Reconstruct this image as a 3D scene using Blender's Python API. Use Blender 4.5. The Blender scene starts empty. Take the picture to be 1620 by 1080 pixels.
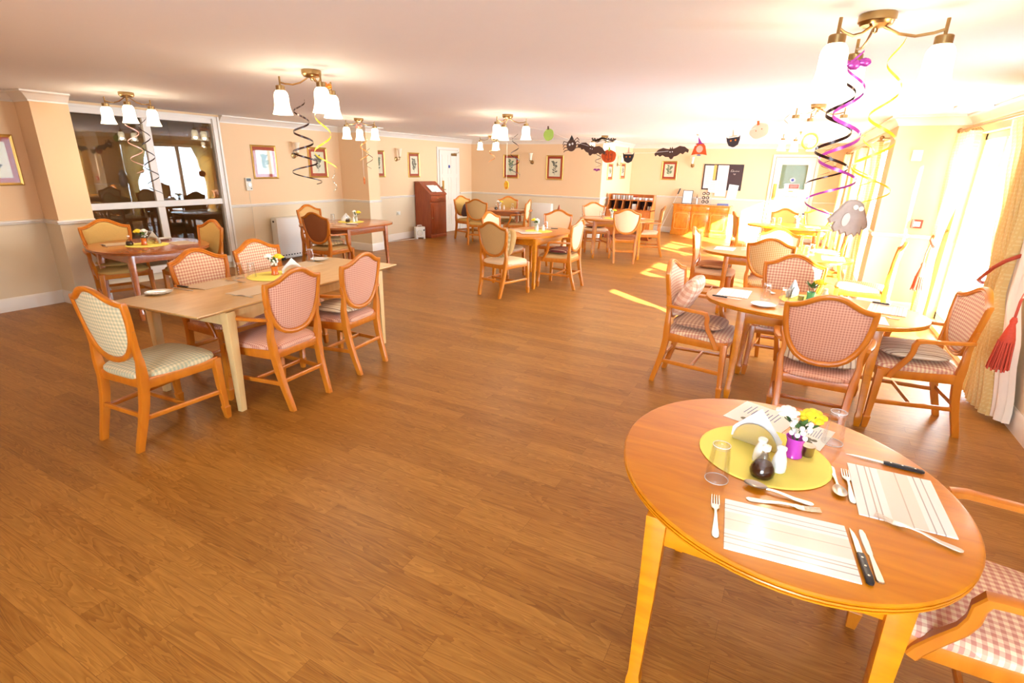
import bpy, bmesh, math, random
from mathutils import Vector, Matrix
random.seed(7)
PI = math.pi
SC = bpy.context.scene
COL = SC.collection
def R(d): return math.radians(d)

# ------------------------------------------------------------------ materials
MATS = {}
def _new(name):
    m = bpy.data.materials.new(name); m.use_nodes = True
    nt = m.node_tree; nt.nodes.clear()
    out = nt.nodes.new('ShaderNodeOutputMaterial')
    MATS[name] = m
    return m, nt, out
def N(nt, t, **kw):
    n = nt.nodes.new(t)
    for k, v in kw.items(): setattr(n, k, v)
    return n
def srgb(r, g, b):
    f = lambda c: (c/12.92 if c <= .04045 else ((c+.055)/1.055)**2.4)
    return (f(r/255), f(g/255), f(b/255), 1)
def bsdf(nt, out, col=None, rough=.5, metal=0, coat=0, spec=.5, sheen=0):
    b = N(nt, 'ShaderNodeBsdfPrincipled')
    if col is not None: b.inputs['Base Color'].default_value = col
    b.inputs['Roughness'].default_value = rough
    b.inputs['Metallic'].default_value = metal
    b.inputs['Coat Weight'].default_value = coat
    b.inputs['Coat Roughness'].default_value = .12
    b.inputs['Specular IOR Level'].default_value = spec
    b.inputs['Sheen Weight'].default_value = sheen
    nt.links.new(b.outputs[0], out.inputs[0])
    return b
def plain(name, col, rough=.5, metal=0, coat=0, var=.04, scale=9.0, bump=0, spec=.5):
    m, nt, out = _new(name)
    b = bsdf(nt, out, col, rough, metal, coat, spec)
    tc = N(nt, 'ShaderNodeTexCoord'); no = N(nt, 'ShaderNodeTexNoise')
    no.inputs['Scale'].default_value = scale; no.inputs['Detail'].default_value = 3
    nt.links.new(tc.outputs['Object'], no.inputs['Vector'])
    mx = N(nt, 'ShaderNodeMix', data_type='RGBA')
    mx.inputs[6].default_value = (col[0]*(1-var), col[1]*(1-var), col[2]*(1-var), 1)
    mx.inputs[7].default_value = (min(1, col[0]*(1+var)), min(1, col[1]*(1+var)), min(1, col[2]*(1+var)), 1)
    nt.links.new(no.outputs['Fac'], mx.inputs[0]); nt.links.new(mx.outputs[2], b.inputs['Base Color'])
    if bump:
        bp = N(nt, 'ShaderNodeBump'); bp.inputs['Strength'].default_value = bump; bp.inputs['Distance'].default_value = .002
        nt.links.new(no.outputs['Fac'], bp.inputs['Height']); nt.links.new(bp.outputs[0], b.inputs['Normal'])
    return m
def wood(name, c1, c2, scale=(2, 2, 22), rough=.3, coat=.35):
    m, nt, out = _new(name)
    b = bsdf(nt, out, c1, rough, 0, coat)
    tc = N(nt, 'ShaderNodeTexCoord'); mp = N(nt, 'ShaderNodeMapping')
    mp.inputs['Scale'].default_value = scale
    no = N(nt, 'ShaderNodeTexNoise'); no.inputs['Scale'].default_value = 1.6; no.inputs['Detail'].default_value = 5
    no.inputs['Distortion'].default_value = .6
    rp = N(nt, 'ShaderNodeValToRGB'); rp.color_ramp.elements[0].position = .3; rp.color_ramp.elements[1].position = .72
    rp.color_ramp.elements[0].color = c1; rp.color_ramp.elements[1].color = c2
    nt.links.new(tc.outputs['Object'], mp.inputs[0]); nt.links.new(mp.outputs[0], no.inputs['Vector'])
    nt.links.new(no.outputs['Fac'], rp.inputs[0]); nt.links.new(rp.outputs[0], b.inputs['Base Color'])
    return m
def check(name, light, mid, dark, pitch=.022, duty=.5, rough=.8):
    """woven gingham from the mesh's own UV (metres)"""
    m, nt, out = _new(name)
    b = bsdf(nt, out, light, rough, sheen=.15, spec=.25)
    uv = N(nt, 'ShaderNodeUVMap'); uv.uv_map = 'UVMap'
    sp = N(nt, 'ShaderNodeSeparateXYZ'); nt.links.new(uv.outputs[0], sp.inputs[0])
    fs = []
    for i in (0, 1):
        mu = N(nt, 'ShaderNodeMath', operation='MULTIPLY'); mu.inputs[1].default_value = 1/pitch
        fr = N(nt, 'ShaderNodeMath', operation='FRACT'); gt = N(nt, 'ShaderNodeMath', operation='GREATER_THAN'); gt.inputs[1].default_value = 1-duty
        nt.links.new(sp.outputs[i], mu.inputs[0]); nt.links.new(mu.outputs[0], fr.inputs[0]); nt.links.new(fr.outputs[0], gt.inputs[0])
        fs.append(gt)
    a = N(nt, 'ShaderNodeMix', data_type='RGBA'); a.inputs[6].default_value = light; a.inputs[7].default_value = mid
    c = N(nt, 'ShaderNodeMix', data_type='RGBA'); c.inputs[6].default_value = mid; c.inputs[7].default_value = dark
    d = N(nt, 'ShaderNodeMix', data_type='RGBA')
    nt.links.new(fs[0].outputs[0], a.inputs[0]); nt.links.new(fs[0].outputs[0], c.inputs[0]); nt.links.new(fs[1].outputs[0], d.inputs[0])
    nt.links.new(a.outputs[2], d.inputs[6]); nt.links.new(c.outputs[2], d.inputs[7]); nt.links.new(d.outputs[2], b.inputs['Base Color'])
    return m
def stripes(name, stops, period, axis=0, rough=.6, coat=0):
    """bands across one UV axis"""
    m, nt, out = _new(name)
    b = bsdf(nt, out, stops[0][1], rough, coat=coat)
    uv = N(nt, 'ShaderNodeUVMap'); uv.uv_map = 'UVMap'
    sp = N(nt, 'ShaderNodeSeparateXYZ'); nt.links.new(uv.outputs[0], sp.inputs[0])
    mu = N(nt, 'ShaderNodeMath', operation='MULTIPLY'); mu.inputs[1].default_value = 1/period
    fr = N(nt, 'ShaderNodeMath', operation='FRACT')
    rp = N(nt, 'ShaderNodeValToRGB'); rp.color_ramp.interpolation = 'CONSTANT'
    e = rp.color_ramp.elements
    e[0].position = stops[0][0]; e[0].color = stops[0][1]; e[1].position = stops[1][0]; e[1].color = stops[1][1]
    for p, c in stops[2:]:
        q = e.new(p); q.color = c
    nt.links.new(sp.outputs[axis], mu.inputs[0]); nt.links.new(mu.outputs[0], fr.inputs[0]); nt.links.new(fr.outputs[0], rp.inputs[0])
    nt.links.new(rp.outputs[0], b.inputs['Base Color'])
    return m
def emit(name, col, s, transp=0.0):
    m, nt, out = _new(name)
    e = N(nt, 'ShaderNodeEmission'); e.inputs[0].default_value = col; e.inputs[1].default_value = s
    if transp:
        t = N(nt, 'ShaderNodeBsdfTransparent'); mx = N(nt, 'ShaderNodeMixShader'); mx.inputs[0].default_value = transp
        nt.links.new(e.outputs[0], mx.inputs[1]); nt.links.new(t.outputs[0], mx.inputs[2]); nt.links.new(mx.outputs[0], out.inputs[0])
    else: nt.links.new(e.outputs[0], out.inputs[0])
    return m
def glass(name, refl=.1, tint=(1, 1, 1, 1), rough=0.0, k=.5):
    """thin pane: mostly clear with a share of mirror reflection"""
    m, nt, out = _new(name)
    t = N(nt, 'ShaderNodeBsdfTransparent'); t.inputs[0].default_value = tint
    g = N(nt, 'ShaderNodeBsdfGlossy'); g.inputs['Roughness'].default_value = rough
    lw = N(nt, 'ShaderNodeLayerWeight'); lw.inputs[0].default_value = .35
    ma = N(nt, 'ShaderNodeMath', operation='MULTIPLY_ADD'); ma.inputs[1].default_value = k; ma.inputs[2].default_value = refl
    ma.use_clamp = True
    mx = N(nt, 'ShaderNodeMixShader')
    nt.links.new(lw.outputs['Fresnel'], ma.inputs[0]); nt.links.new(ma.outputs[0], mx.inputs[0])
    nt.links.new(t.outputs[0], mx.inputs[1]); nt.links.new(g.outputs[0], mx.inputs[2]); nt.links.new(mx.outputs[0], out.inputs[0])
    return m
def cloth(name, light, mid, pitch, trans=.35):
    m = check(name, light, mid, mid, pitch, .5)
    nt = m.node_tree; out = [n for n in nt.nodes if n.type == 'OUTPUT_MATERIAL'][0]
    b = [n for n in nt.nodes if n.type == 'BSDF_PRINCIPLED'][0]
    tr = N(nt, 'ShaderNodeBsdfTranslucent'); tr.inputs[0].default_value = light
    mx = N(nt, 'ShaderNodeMixShader'); mx.inputs[0].default_value = trans
    nt.links.new(b.outputs[0], mx.inputs[1]); nt.links.new(tr.outputs[0], mx.inputs[2]); nt.links.new(mx.outputs[0], out.inputs[0])
    return m
def floor_mat():
    m, nt, out = _new('oak_planks')
    b = bsdf(nt, out, (.4, .2, .08, 1), .4, spec=.35)
    tc = N(nt, 'ShaderNodeTexCoord')
    br = N(nt, 'ShaderNodeTexBrick'); br.offset = .37; br.offset_frequency = 2; br.squash = 1
    br.inputs['Scale'].default_value = 1; br.inputs['Brick Width'].default_value = .92; br.inputs['Row Height'].default_value = .1
    br.inputs['Mortar Size'].default_value = .0008; br.inputs['Mortar Smooth'].default_value = .2; br.inputs['Bias'].default_value = 0
    br.inputs['Color1'].default_value = (0, 0, 0, 1); br.inputs['Color2'].default_value = (1, 1, 1, 1); br.inputs['Mortar'].default_value = (.2, .2, .2, 1)
    nt.links.new(tc.outputs['Object'], br.inputs['Vector'])
    rnd = N(nt, 'ShaderNodeSeparateColor'); nt.links.new(br.outputs['Color'], rnd.inputs[0])
    # grain, shifted plank by plank
    mp = N(nt, 'ShaderNodeMapping'); mp.inputs['Scale'].default_value = (1.1, 11, 1)
    off = N(nt, 'ShaderNodeCombineXYZ'); mul = N(nt, 'ShaderNodeMath', operation='MULTIPLY'); mul.inputs[1].default_value = 37
    nt.links.new(rnd.outputs[0], mul.inputs[0]); nt.links.new(mul.outputs[0], off.inputs[2])
    ad = N(nt, 'ShaderNodeVectorMath', operation='ADD')
    nt.links.new(tc.outputs['Object'], mp.inputs[0]); nt.links.new(mp.outputs[0], ad.inputs[0]); nt.links.new(off.outputs[0], ad.inputs[1])
    n1 = N(nt, 'ShaderNodeTexNoise'); n1.inputs['Scale'].default_value = 1.3; n1.inputs['Detail'].default_value = 2; n1.inputs['Distortion'].default_value = .8
    nt.links.new(ad.outputs[0], n1.inputs['Vector'])
    k = N(nt, 'ShaderNodeMath', operation='MULTIPLY'); k.inputs[1].default_value = 15
    fr = N(nt, 'ShaderNodeMath', operation='FRACT'); nt.links.new(n1.outputs['Fac'], k.inputs[0]); nt.links.new(k.outputs[0], fr.inputs[0])
    n2 = N(nt, 'ShaderNodeTexNoise'); n2.inputs['Scale'].default_value = 4; n2.inputs['Detail'].default_value = 8; n2.inputs['Roughness'].default_value = .7
    mp2 = N(nt, 'ShaderNodeMapping'); mp2.inputs['Scale'].default_value = (1.2, 26, 1)
    nt.links.new(tc.outputs['Object'], mp2.inputs[0]); nt.links.new(mp2.outputs[0], n2.inputs['Vector'])
    n3 = N(nt, 'ShaderNodeTexNoise'); n3.inputs['Scale'].default_value = 2.2; n3.inputs['Detail'].default_value = 3; nt.links.new(ad.outputs[0], n3.inputs['Vector'])
    s1 = N(nt, 'ShaderNodeMath', operation='MULTIPLY_ADD'); s1.inputs[1].default_value = .34; nt.links.new(fr.outputs[0], s1.inputs[0])
    s2 = N(nt, 'ShaderNodeMath', operation='MULTIPLY_ADD'); s2.inputs[1].default_value = .75; s2.inputs[2].default_value = -.2; nt.links.new(n2.outputs['Fac'], s2.inputs[0])
    nt.links.new(s2.outputs[0], s1.inputs[2])
    s3 = N(nt, 'ShaderNodeMath', operation='MULTIPLY_ADD'); s3.inputs[1].default_value = .26; nt.links.new(rnd.outputs[0], s3.inputs[0]); nt.links.new(s1.outputs[0], s3.inputs[2])
    s4 = N(nt, 'ShaderNodeMath', operation='MULTIPLY_ADD'); s4.inputs[1].default_value = .35; nt.links.new(n3.outputs['Fac'], s4.inputs[0]); nt.links.new(s3.outputs[0], s4.inputs[2])
    rp = N(nt, 'ShaderNodeValToRGB'); e = rp.color_ramp.elements
    e[0].position = .12; e[0].color = srgb(108, 63, 14); e[1].position = .95; e[1].color = srgb(180, 124, 52)
    q = e.new(.5); q.color = srgb(148, 94, 32)
    nt.links.new(s4.outputs[0], rp.inputs[0])
    dk = N(nt, 'ShaderNodeMix', data_type='RGBA', blend_type='MULTIPLY'); dk.inputs[7].default_value = (.62, .55, .5, 1)
    nt.links.new(br.outputs['Fac'], dk.inputs[0]); nt.links.new(rp.outputs[0], dk.inputs[6])
    nt.links.new(dk.outputs[2], b.inputs['Base Color'])
    bp = N(nt, 'ShaderNodeBump'); bp.inputs['Strength'].default_value = .12; bp.inputs['Distance'].default_value = .001
    nt.links.new(s4.outputs[0], bp.inputs['Height']); nt.links.new(bp.outputs[0], b.inputs['Normal'])
    return m

M = MATS
floor_mat()
def wall_mat():
    """peach paint above the dado rail, cream paint below it"""
    m, nt, out = _new('wall_paint')
    b = bsdf(nt, out, srgb(236, 196, 146), .75, spec=.3)
    g = N(nt, 'ShaderNodeNewGeometry'); sp = N(nt, 'ShaderNodeSeparateXYZ'); nt.links.new(g.outputs['Position'], sp.inputs[0])
    gt = N(nt, 'ShaderNodeMath', operation='GREATER_THAN'); gt.inputs[1].default_value = .95; nt.links.new(sp.outputs[2], gt.inputs[0])
    mx = N(nt, 'ShaderNodeMix', data_type='RGBA'); mx.inputs[6].default_value = srgb(232, 212, 180); mx.inputs[7].default_value = srgb(240, 203, 160)
    nt.links.new(gt.outputs[0], mx.inputs[0]); nt.links.new(mx.outputs[2], b.inputs['Base Color'])
    no = N(nt, 'ShaderNodeTexNoise'); no.inputs['Scale'].default_value = 60
    bp = N(nt, 'ShaderNodeBump'); bp.inputs['Strength'].default_value = .06; bp.inputs['Distance'].default_value = .002
    nt.links.new(g.outputs['Position'], no.inputs['Vector']); nt.links.new(no.outputs['Fac'], bp.inputs['Height']); nt.links.new(bp.outputs[0], b.inputs['Normal'])
wall_mat()
plain('ceiling_paint', srgb(243, 241, 243), .8, var=.01)
plain('white_gloss', srgb(236, 226, 214), .35, var=.01)
plain('door_white', srgb(238, 228, 212), .4, var=.01)
wood('chair_wood', srgb(194, 108, 22), srgb(212, 126, 32), (9, 9, 2.2), .33, .2)
wood('table_wood', srgb(198, 113, 6), srgb(220, 139, 16), (2.2, 14, 14), .3, .15)
wood('dark_table_wood', srgb(176, 96, 46), srgb(196, 116, 60), (2.2, 14, 14), .22, .5)
wood('pale_wood', srgb(206, 160, 98), srgb(222, 180, 118), (14, 2, 14), .3, .35)
wood('pale_leg_wood', srgb(218, 182, 122), srgb(230, 196, 138), (14, 14, 2), .4, .2)
wood('mahogany', srgb(140, 58, 22), srgb(164, 76, 34), (12, 12, 2), .3, .4)
wood('yew', srgb(196, 104, 24), srgb(228, 146, 52), (6, 6, 3), .25, .5)
wood('teak', srgb(184, 100, 40), srgb(204, 120, 54), (8, 8, 2), .35, .3)
plain('inlay', srgb(236, 176, 90), .4)
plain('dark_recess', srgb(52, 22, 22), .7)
plain('brass', srgb(168, 138, 92), .28, 1, var=.05)
plain('nickel', srgb(172, 160, 142), .28, 1, var=.03)
plain('steel', srgb(232, 228, 220), .3, 1, var=.03)
plain('gold', srgb(212, 168, 88), .35, .7, var=.08)
plain('rust_mount', srgb(168, 66, 34), .7, var=.06)
plain('print_paper', srgb(232, 222, 190), .8)
plain('print_ink', srgb(112, 110, 92), .8, var=.3, scale=40)
plain('print_green', srgb(120, 138, 106), .8, var=.3, scale=40)
check('fabric_cream', srgb(228, 216, 178), srgb(208, 198, 158), srgb(178, 182, 152), .024)
check('fabric_lattice', srgb(238, 216, 180), srgb(222, 176, 148), srgb(202, 136, 116), .024)
check('fabric_rose', srgb(230, 182, 154), srgb(220, 162, 136), srgb(190, 122, 104), .016)
check('fabric_cane', srgb(240, 212, 160), srgb(228, 186, 124), srgb(206, 152, 88), .02)
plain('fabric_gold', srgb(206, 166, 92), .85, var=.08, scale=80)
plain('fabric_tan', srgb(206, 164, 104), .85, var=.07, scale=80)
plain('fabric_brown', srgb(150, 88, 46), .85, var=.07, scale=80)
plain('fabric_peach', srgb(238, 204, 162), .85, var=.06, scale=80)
plain('fabric_dark', srgb(92, 66, 62), .85, var=.12, scale=60)
stripes('cushion_stripe', [(0, srgb(214, 196, 168)), (.3, srgb(150, 118, 96)), (.42, srgb(224, 208, 184)), (.7, srgb(178, 150, 124)), (.82, srgb(232, 218, 196))], .07, 0, .85)
stripes('cushion_maroon', [(0, srgb(110, 40, 36)), (.55, srgb(226, 196, 160)), (.72, srgb(128, 50, 42))], .04, 0, .85)
stripes('cushion_rib', [(0, srgb(214, 158, 104)), (.5, srgb(178, 116, 70))], .026, 1, .85)
check('cushion_check', srgb(222, 190, 154), srgb(198, 154, 124), srgb(164, 118, 98), .03)
check('cushion_pale', srgb(246, 224, 204), srgb(232, 190, 160), srgb(216, 160, 132), .05)
check('cushion_leaf', srgb(210, 188, 140), srgb(176, 150, 100), srgb(196, 176, 132), .06)
cloth('curtain_cloth', srgb(246, 226, 168), srgb(236, 206, 136), .03)
plain('lining', srgb(240, 224, 204), .9)
plain('cord_red', srgb(178, 68, 44), .7, var=.15, scale=60)
plain('tassel_red', srgb(206, 74, 48), .75, var=.2, scale=90)
glass('window_glass', .04)
glass('inner_glass', .05, (.85, .83, .78, 1), k=.3)
glass('picture_glass', .0, k=.12)
glass('bottle_glass', .03, (.96, .95, .93, 1), k=.5)
glass('tumbler_glass', .015, (.985, .985, .985, 1), k=.22)
emit('lamp_glass', (1, .82, .55, 1), 3.2, .25)
emit('bulb', (1, .8, .5, 1), 10)
plain('sconce_glass', srgb(244, 224, 196), .3)
plain('china', srgb(240, 238, 232), .15, coat=.5, var=.01)
plain('paper', srgb(244, 242, 238), .8, var=.01)
plain('paper_pink', srgb(248, 226, 214), .8, var=.01)
plain('paper_mint', srgb(206, 232, 222), .8, var=.02)
plain('ink', srgb(70, 66, 74), .8)
plain('black_plastic', srgb(34, 34, 38), .35)
plain('slate_board', srgb(62, 46, 48), .7, var=.1)
plain('chalk', srgb(220, 210, 196), .9)
plain('raffia_yellow', srgb(253, 235, 112), .7, var=.05)
plain('sauce', srgb(52, 14, 8), .08, coat=.6)
plain('plastic_white', srgb(238, 234, 226), .35, var=.01)
plain('plastic_cream', srgb(232, 222, 204), .4, var=.01)
plain('grille_dark', srgb(52, 46, 42), .6)
plain('petal_yellow', srgb(250, 214, 40), .6, var=.08, scale=30)
plain('petal_white', srgb(246, 244, 236), .6, var=.03)
plain('leaf_green', srgb(74, 110, 52), .6, var=.2, scale=30)
plain('vase_purple', srgb(196, 60, 190), .15, coat=.5)
plain('vase_orange', srgb(226, 112, 44), .2, coat=.5)
plain('vase_green', srgb(96, 186, 148), .15, coat=.5)
plain('vase_clear', srgb(200, 198, 190), .1, coat=.5)
plain('foil_purple', srgb(170, 70, 170), .25, .5)
plain('foil_black', srgb(46, 26, 22), .25, .5)
plain('foil_yellow', srgb(248, 196, 52), .3, .3)
plain('foil_orange', srgb(240, 138, 48), .35, .2)
plain('foil_pink', srgb(226, 160, 150), .3, .4)
plain('foil_lime', srgb(214, 222, 84), .4)
plain('card_orange', srgb(230, 92, 30), .7, var=.08)
plain('card_brown', srgb(88, 58, 46), .7, var=.1)
plain('card_black', srgb(52, 42, 46), .7, var=.1)
plain('card_green', srgb(170, 206, 96), .7, var=.08)
plain('card_pink', srgb(240, 196, 170), .7, var=.06)
plain('felt_grey', srgb(146, 140, 138), .9, var=.15, scale=20)
plain('felt_light', srgb(184, 178, 176), .9, var=.1, scale=20)
plain('sign_red', srgb(206, 60, 44), .5)
plain('sign_blue', srgb(44, 62, 140), .5)
plain('slate_blue', srgb(106, 116, 158), .5)
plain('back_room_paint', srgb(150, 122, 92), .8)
stripes('mat_stripe', [(0, srgb(244, 242, 240)), (.10, srgb(176, 170, 166)), (.115, srgb(246, 244, 242)), (.2, srgb(188, 172, 160)), (.215, srgb(246, 245, 243)), (.26, srgb(190, 180, 172)), (.275, srgb(250, 249, 247)), (.36, srgb(238, 228, 216)), (.56, srgb(204, 188, 170)), (.575, srgb(240, 230, 218)), (.72, srgb(250, 248, 246)), (.78, srgb(180, 174, 172)), (.795, srgb(246, 246, 245)), (.87, srgb(182, 176, 174)), (.885, srgb(248, 248, 247))], 1.0, 1, .3, .4)
plain('dark_mat', srgb(214, 190, 160), .5, var=.05)

# ------------------------------------------------------------------ mesh builder
class MB:
    def __init__(s):
        s.bm = bmesh.new()
    def ring(s, pts): return [s.bm.verts.new(p) for p in pts]
    def skin(s, rings, caps=True, closed=True, loop=False):
        n = len(rings[0])
        pairs = list(zip(rings, rings[1:])) + ([(rings[-1], rings[0])] if loop else [])
        for a, b in pairs:
            for i in range(n if closed else n-1):
                j = (i+1) % n
                try: s.bm.faces.new((a[i], a[j], b[j], b[i]))
                except ValueError: pass
        if caps and closed and not loop:
            s.bm.faces.new(list(reversed(rings[0]))); s.bm.faces.new(rings[-1])
        return s
    def box(s, x0, y0, z0, x1, y1, z1, bev=0):
        r = [s.ring([(x0, y0, z), (x1, y0, z), (x1, y1, z), (x0, y1, z)]) for z in (z0, z1)]
        nf = len(s.bm.faces); s.skin(r)
        if bev:
            s.bm.edges.ensure_lookup_table()
            es = list({e for v in r[0]+r[1] for e in v.link_edges})
            bmesh.ops.bevel(s.bm, geom=es, offset=bev, segments=2, affect='EDGES', profile=.6)
        return s
    def stack(s, secs):
        """square sections (cx, cy, z, hx, hy)"""
        return s.skin([s.ring([(x-a, y-b, z), (x+a, y-b, z), (x+a, y+b, z), (x-a, y+b, z)]) for x, y, z, a, b in secs])
    def tube(s, pts, r, n=8, loop=False, flat=1.0, up=None):
        P = [Vector(p) for p in pts]; rings = []
        prev = None
        for i, p in enumerate(P):
            if loop: t = (P[(i+1) % len(P)]-P[i-1])
            else: t = P[min(i+1, len(P)-1)]-P[max(i-1, 0)]
            t.normalize()
            if up is not None: u = Vector(up)
            elif prev is None: u = Vector((0, 0, 1)) if abs(t.z) < .9 else Vector((1, 0, 0))
            else: u = prev
            a = (u - t*u.dot(t))
            if a.length < 1e-6: a = t.orthogonal()
            a.normalize(); b = t.cross(a); prev = a
            rr = r[i] if isinstance(r, (list, tuple)) else r
            rings.append(s.ring([p + a*math.cos(2*PI*k/n)*rr*flat + b*math.sin(2*PI*k/n)*rr for k in range(n)]))
        return s.skin(rings, loop=loop)
    def bar(s, pts, w, h, up=(0, 0, 1)):
        """rectangular section along a path, w across, h along up"""
        P = [Vector(p) for p in pts]; rings = []
        for i, p in enumerate(P):
            t = (P[min(i+1, len(P)-1)]-P[max(i-1, 0)]).normalized()
            u = Vector(up); a = u - t*u.dot(t)
            if a.length < 1e-6: a = t.orthogonal()
            a.normalize(); b = t.cross(a)
            ww = w[i] if isinstance(w, (list, tuple)) else w
            hh = h[i] if isinstance(h, (list, tuple)) else h
            c = .3
            q = [(-1, -1+c), (-1+c, -1), (1-c, -1), (1, -1+c), (1, 1-c), (1-c, 1), (-1+c, 1), (-1, 1-c)]
            rings.append(s.ring([p + b*(ww/2)*x + a*(hh/2)*y for x, y in q]))
        return s.skin(rings)
    def lathe(s, prof, n=24, c=(0, 0, 0), sx=1, sy=1):
        rings = []
        for r, z in prof:
            r = max(r, 1e-4)
            rings.append(s.ring([(c[0]+r*sx*math.cos(2*PI*k/n), c[1]+r*sy*math.sin(2*PI*k/n), c[2]+z) for k in range(n)]))
        return s.skin(rings)
    def prism(s, poly, d0, d1, fn=None):
        """2-D outline extruded; fn maps (u, v, d) to a point (default: u=x, v=z, d=y)"""
        fn = fn or (lambda u, v, d: (u, d, v))
        return s.skin([s.ring([fn(u, v, d0) for u, v in poly]), s.ring([fn(u, v, d1) for u, v in poly])])
    def blob(s, c, r, n=10, m=6, sc=(1, 1, 1)):
        prof = [(math.sin(PI*k/m)*r, -math.cos(PI*k/m)*r) for k in range(m+1)]
        rings = []
        for rr, z in prof:
            rr = max(rr, 1e-4)
            rings.append(s.ring([(c[0]+rr*sc[0]*math.cos(2*PI*k/n), c[1]+rr*sc[1]*math.sin(2*PI*k/n), c[2]+z*sc[2]) for k in range(n)]))
        return s.skin(rings)
    def grid(s, fn, nu, nv):
        vs = [[s.bm.verts.new(fn(i/nu, j/nv)) for i in range(nu+1)] for j in range(nv+1)]
        for j in range(nv):
            for i in range(nu): s.bm.faces.new((vs[j][i], vs[j][i+1], vs[j+1][i+1], vs[j+1][i]))
        return s
    def move(s, mat):
        bmesh.ops.transform(s.bm, matrix=mat, verts=s.bm.verts); return s

def obj(name, mb, mat, parent=None, smooth=True, uv=None, bev=0, ang=35):
    bm = mb.bm
    bmesh.ops.recalc_face_normals(bm, faces=bm.faces)
    if bev: bmesh.ops.bevel(bm, geom=[e for e in bm.edges if len(e.link_faces) == 2 and e.calc_face_angle(0) > R(40)], offset=bev, segments=2, affect='EDGES', profile=.6)
    lay = bm.loops.layers.uv.new('UVMap')
    if uv:
        for f in bm.faces:
            for l in f.loops: l[lay].uv = uv(l.vert.co)
    if smooth:
        for f in bm.faces: f.smooth = True
        for e in bm.edges:
            if len(e.link_faces) == 2 and e.calc_face_angle(0) > R(ang): e.smooth = False
    me = bpy.data.meshes.new(name); bm.to_mesh(me); bm.free()
    me.materials.append(M[mat])
    o = bpy.data.objects.new(name, me); COL.objects.link(o)
    if parent is not None: o.parent = parent
    return o
def place(o, loc=(0, 0, 0), rz=0, rx=0, ry=0):
    o.location = loc; o.rotation_euler = (rx, ry, rz); return o
def tag(o, label, cat, group=None, kind=None):
    o['label'] = label; o['category'] = cat
    if group: o['group'] = group
    if kind: o['kind'] = kind
    return o
def thing(name, label, cat, loc=(0, 0, 0), rz=0, group=None):
    o = bpy.data.objects.new(name, None); COL.objects.link(o); o.empty_display_size = .1
    o.location = loc; o.rotation_euler = (0, 0, rz)
    return tag(o, label, cat, group)
def struct(name, mb, mat, smooth=False, parent=None, **kw):
    o = obj(name, mb, mat, parent, smooth, **kw)
    if parent is None: o['kind'] = 'structure'
    return o
def kids(o): return [c for c in bpy.data.objects if c.parent == o]
CH = {}
def dup(root, loc, rz=0, label=None, group=None):
    """copy of a thing with its parts and sub-parts"""
    r = root.copy(); COL.objects.link(r); r.location = loc; r.rotation_euler = (0, 0, rz)
    if label: r['label'] = label
    if group: r['group'] = group
    for ch in CH.setdefault(root.name, kids(root)):
        c = ch.copy(); COL.objects.link(c); c.parent = r
        for g in CH.setdefault(ch.name, kids(ch)):
            d = g.copy(); COL.objects.link(d); d.parent = c
    return r
class Proto:
    """first call places the original, later calls copies of it"""
    def __init__(s, make): s.make = make; s.o = None
    def __call__(s, loc, rz, label, group=None):
        if s.o is None:
            s.o = s.make(); s.o.location = loc; s.o.rotation_euler = (0, 0, rz); s.o['label'] = label
            if group: s.o['group'] = group
            return s.o
        return dup(s.o, loc, rz, label, group)
xy = lambda c: (c.x, c.y)
xz = lambda c: (c.x, c.z)
yz = lambda c: (c.y, c.z)

# ------------------------------------------------------------------ the setting
CZ = 2.333
def wall_box(name, x0, y0, x1, y1, z0=0, z1=CZ): return struct(name, MB().box(x0, y0, z0, x1, y1, z1), 'wall_paint')
struct('floor', MB().box(-8.4, -3.2, -.06, 1.85, 15.6, 0), 'oak_planks')
struct('ceiling', MB().box(-8.4, -3.2, CZ, 1.85, 15.6, CZ+.06), 'ceiling_paint')
WL = -8.1
wall_box('wall_left_near', -8.25, -3.1, -7.69, 2.87)
wall_box('column_left_near', -8.25, 2.87, -7.35, 3.22)
# wall with the internal window: opening y 3.3..5.36, z .19..2.2
wb = MB(); wb.box(-8.25, 3.22, 0, WL, 5.45, .1); wb.box(-8.25, 5.45, 0, WL, 12.9, CZ); wb.box(-8.25, 3.22, 2.3, WL, 5.45, CZ)
struct('wall_left', wb, 'wall_paint')
wall_box('column_left_far', -8.1, 7.93, -7.395, 8.24)
wall_box('wall_back', -8.25, 12.75, -4.35, 12.9)
wall_box('wall_alcove', -4.5, 12.9, -4.35, 15.3)
wall_box('wall_far', -4.5, 15.3, 1.05, 15.45)
# right walls with window openings
RW, RF = 1.59, .9
wr = MB(); wr.box(RW, -3.1, 0, RW+.22, 3.92, CZ); wr.box(RW, 4.3, 0, RW+.22, 5.55, CZ); wr.box(RW, 7.72, 0, RW+.22, 8.0, CZ)
wr.box(RW, 3.92, 0, RW+.22, 4.3, 1.04); wr.box(RW, 3.92, 2.12, RW+.22, 4.3, CZ); wr.box(RW, 5.55, 2.12, RW+.22, 7.72, CZ); wr.box(RW, 5.55, 0, RW+.22, 7.72, .05)
struct('wall_right', wr, 'wall_paint')
wall_box('pier_right', RF, 8.0, RW+.22, 8.22)
wf = MB()
wf.box(RF, 8.22, 0, RF+.2, 8.5, CZ); wf.box(RF, 11.0, 0, RF+.2, 11.4, CZ); wf.box(RF, 14.4, 0, RF+.2, 15.3, CZ)
for a, b in ((8.5, 11.0), (11.4, 14.4)): wf.box(RF, a, 2.1, RF+.2, b, CZ); wf.box(RF, a, 0, RF+.2, b, .05)
struct('wall_right_far', wf, 'wall_paint')
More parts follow.
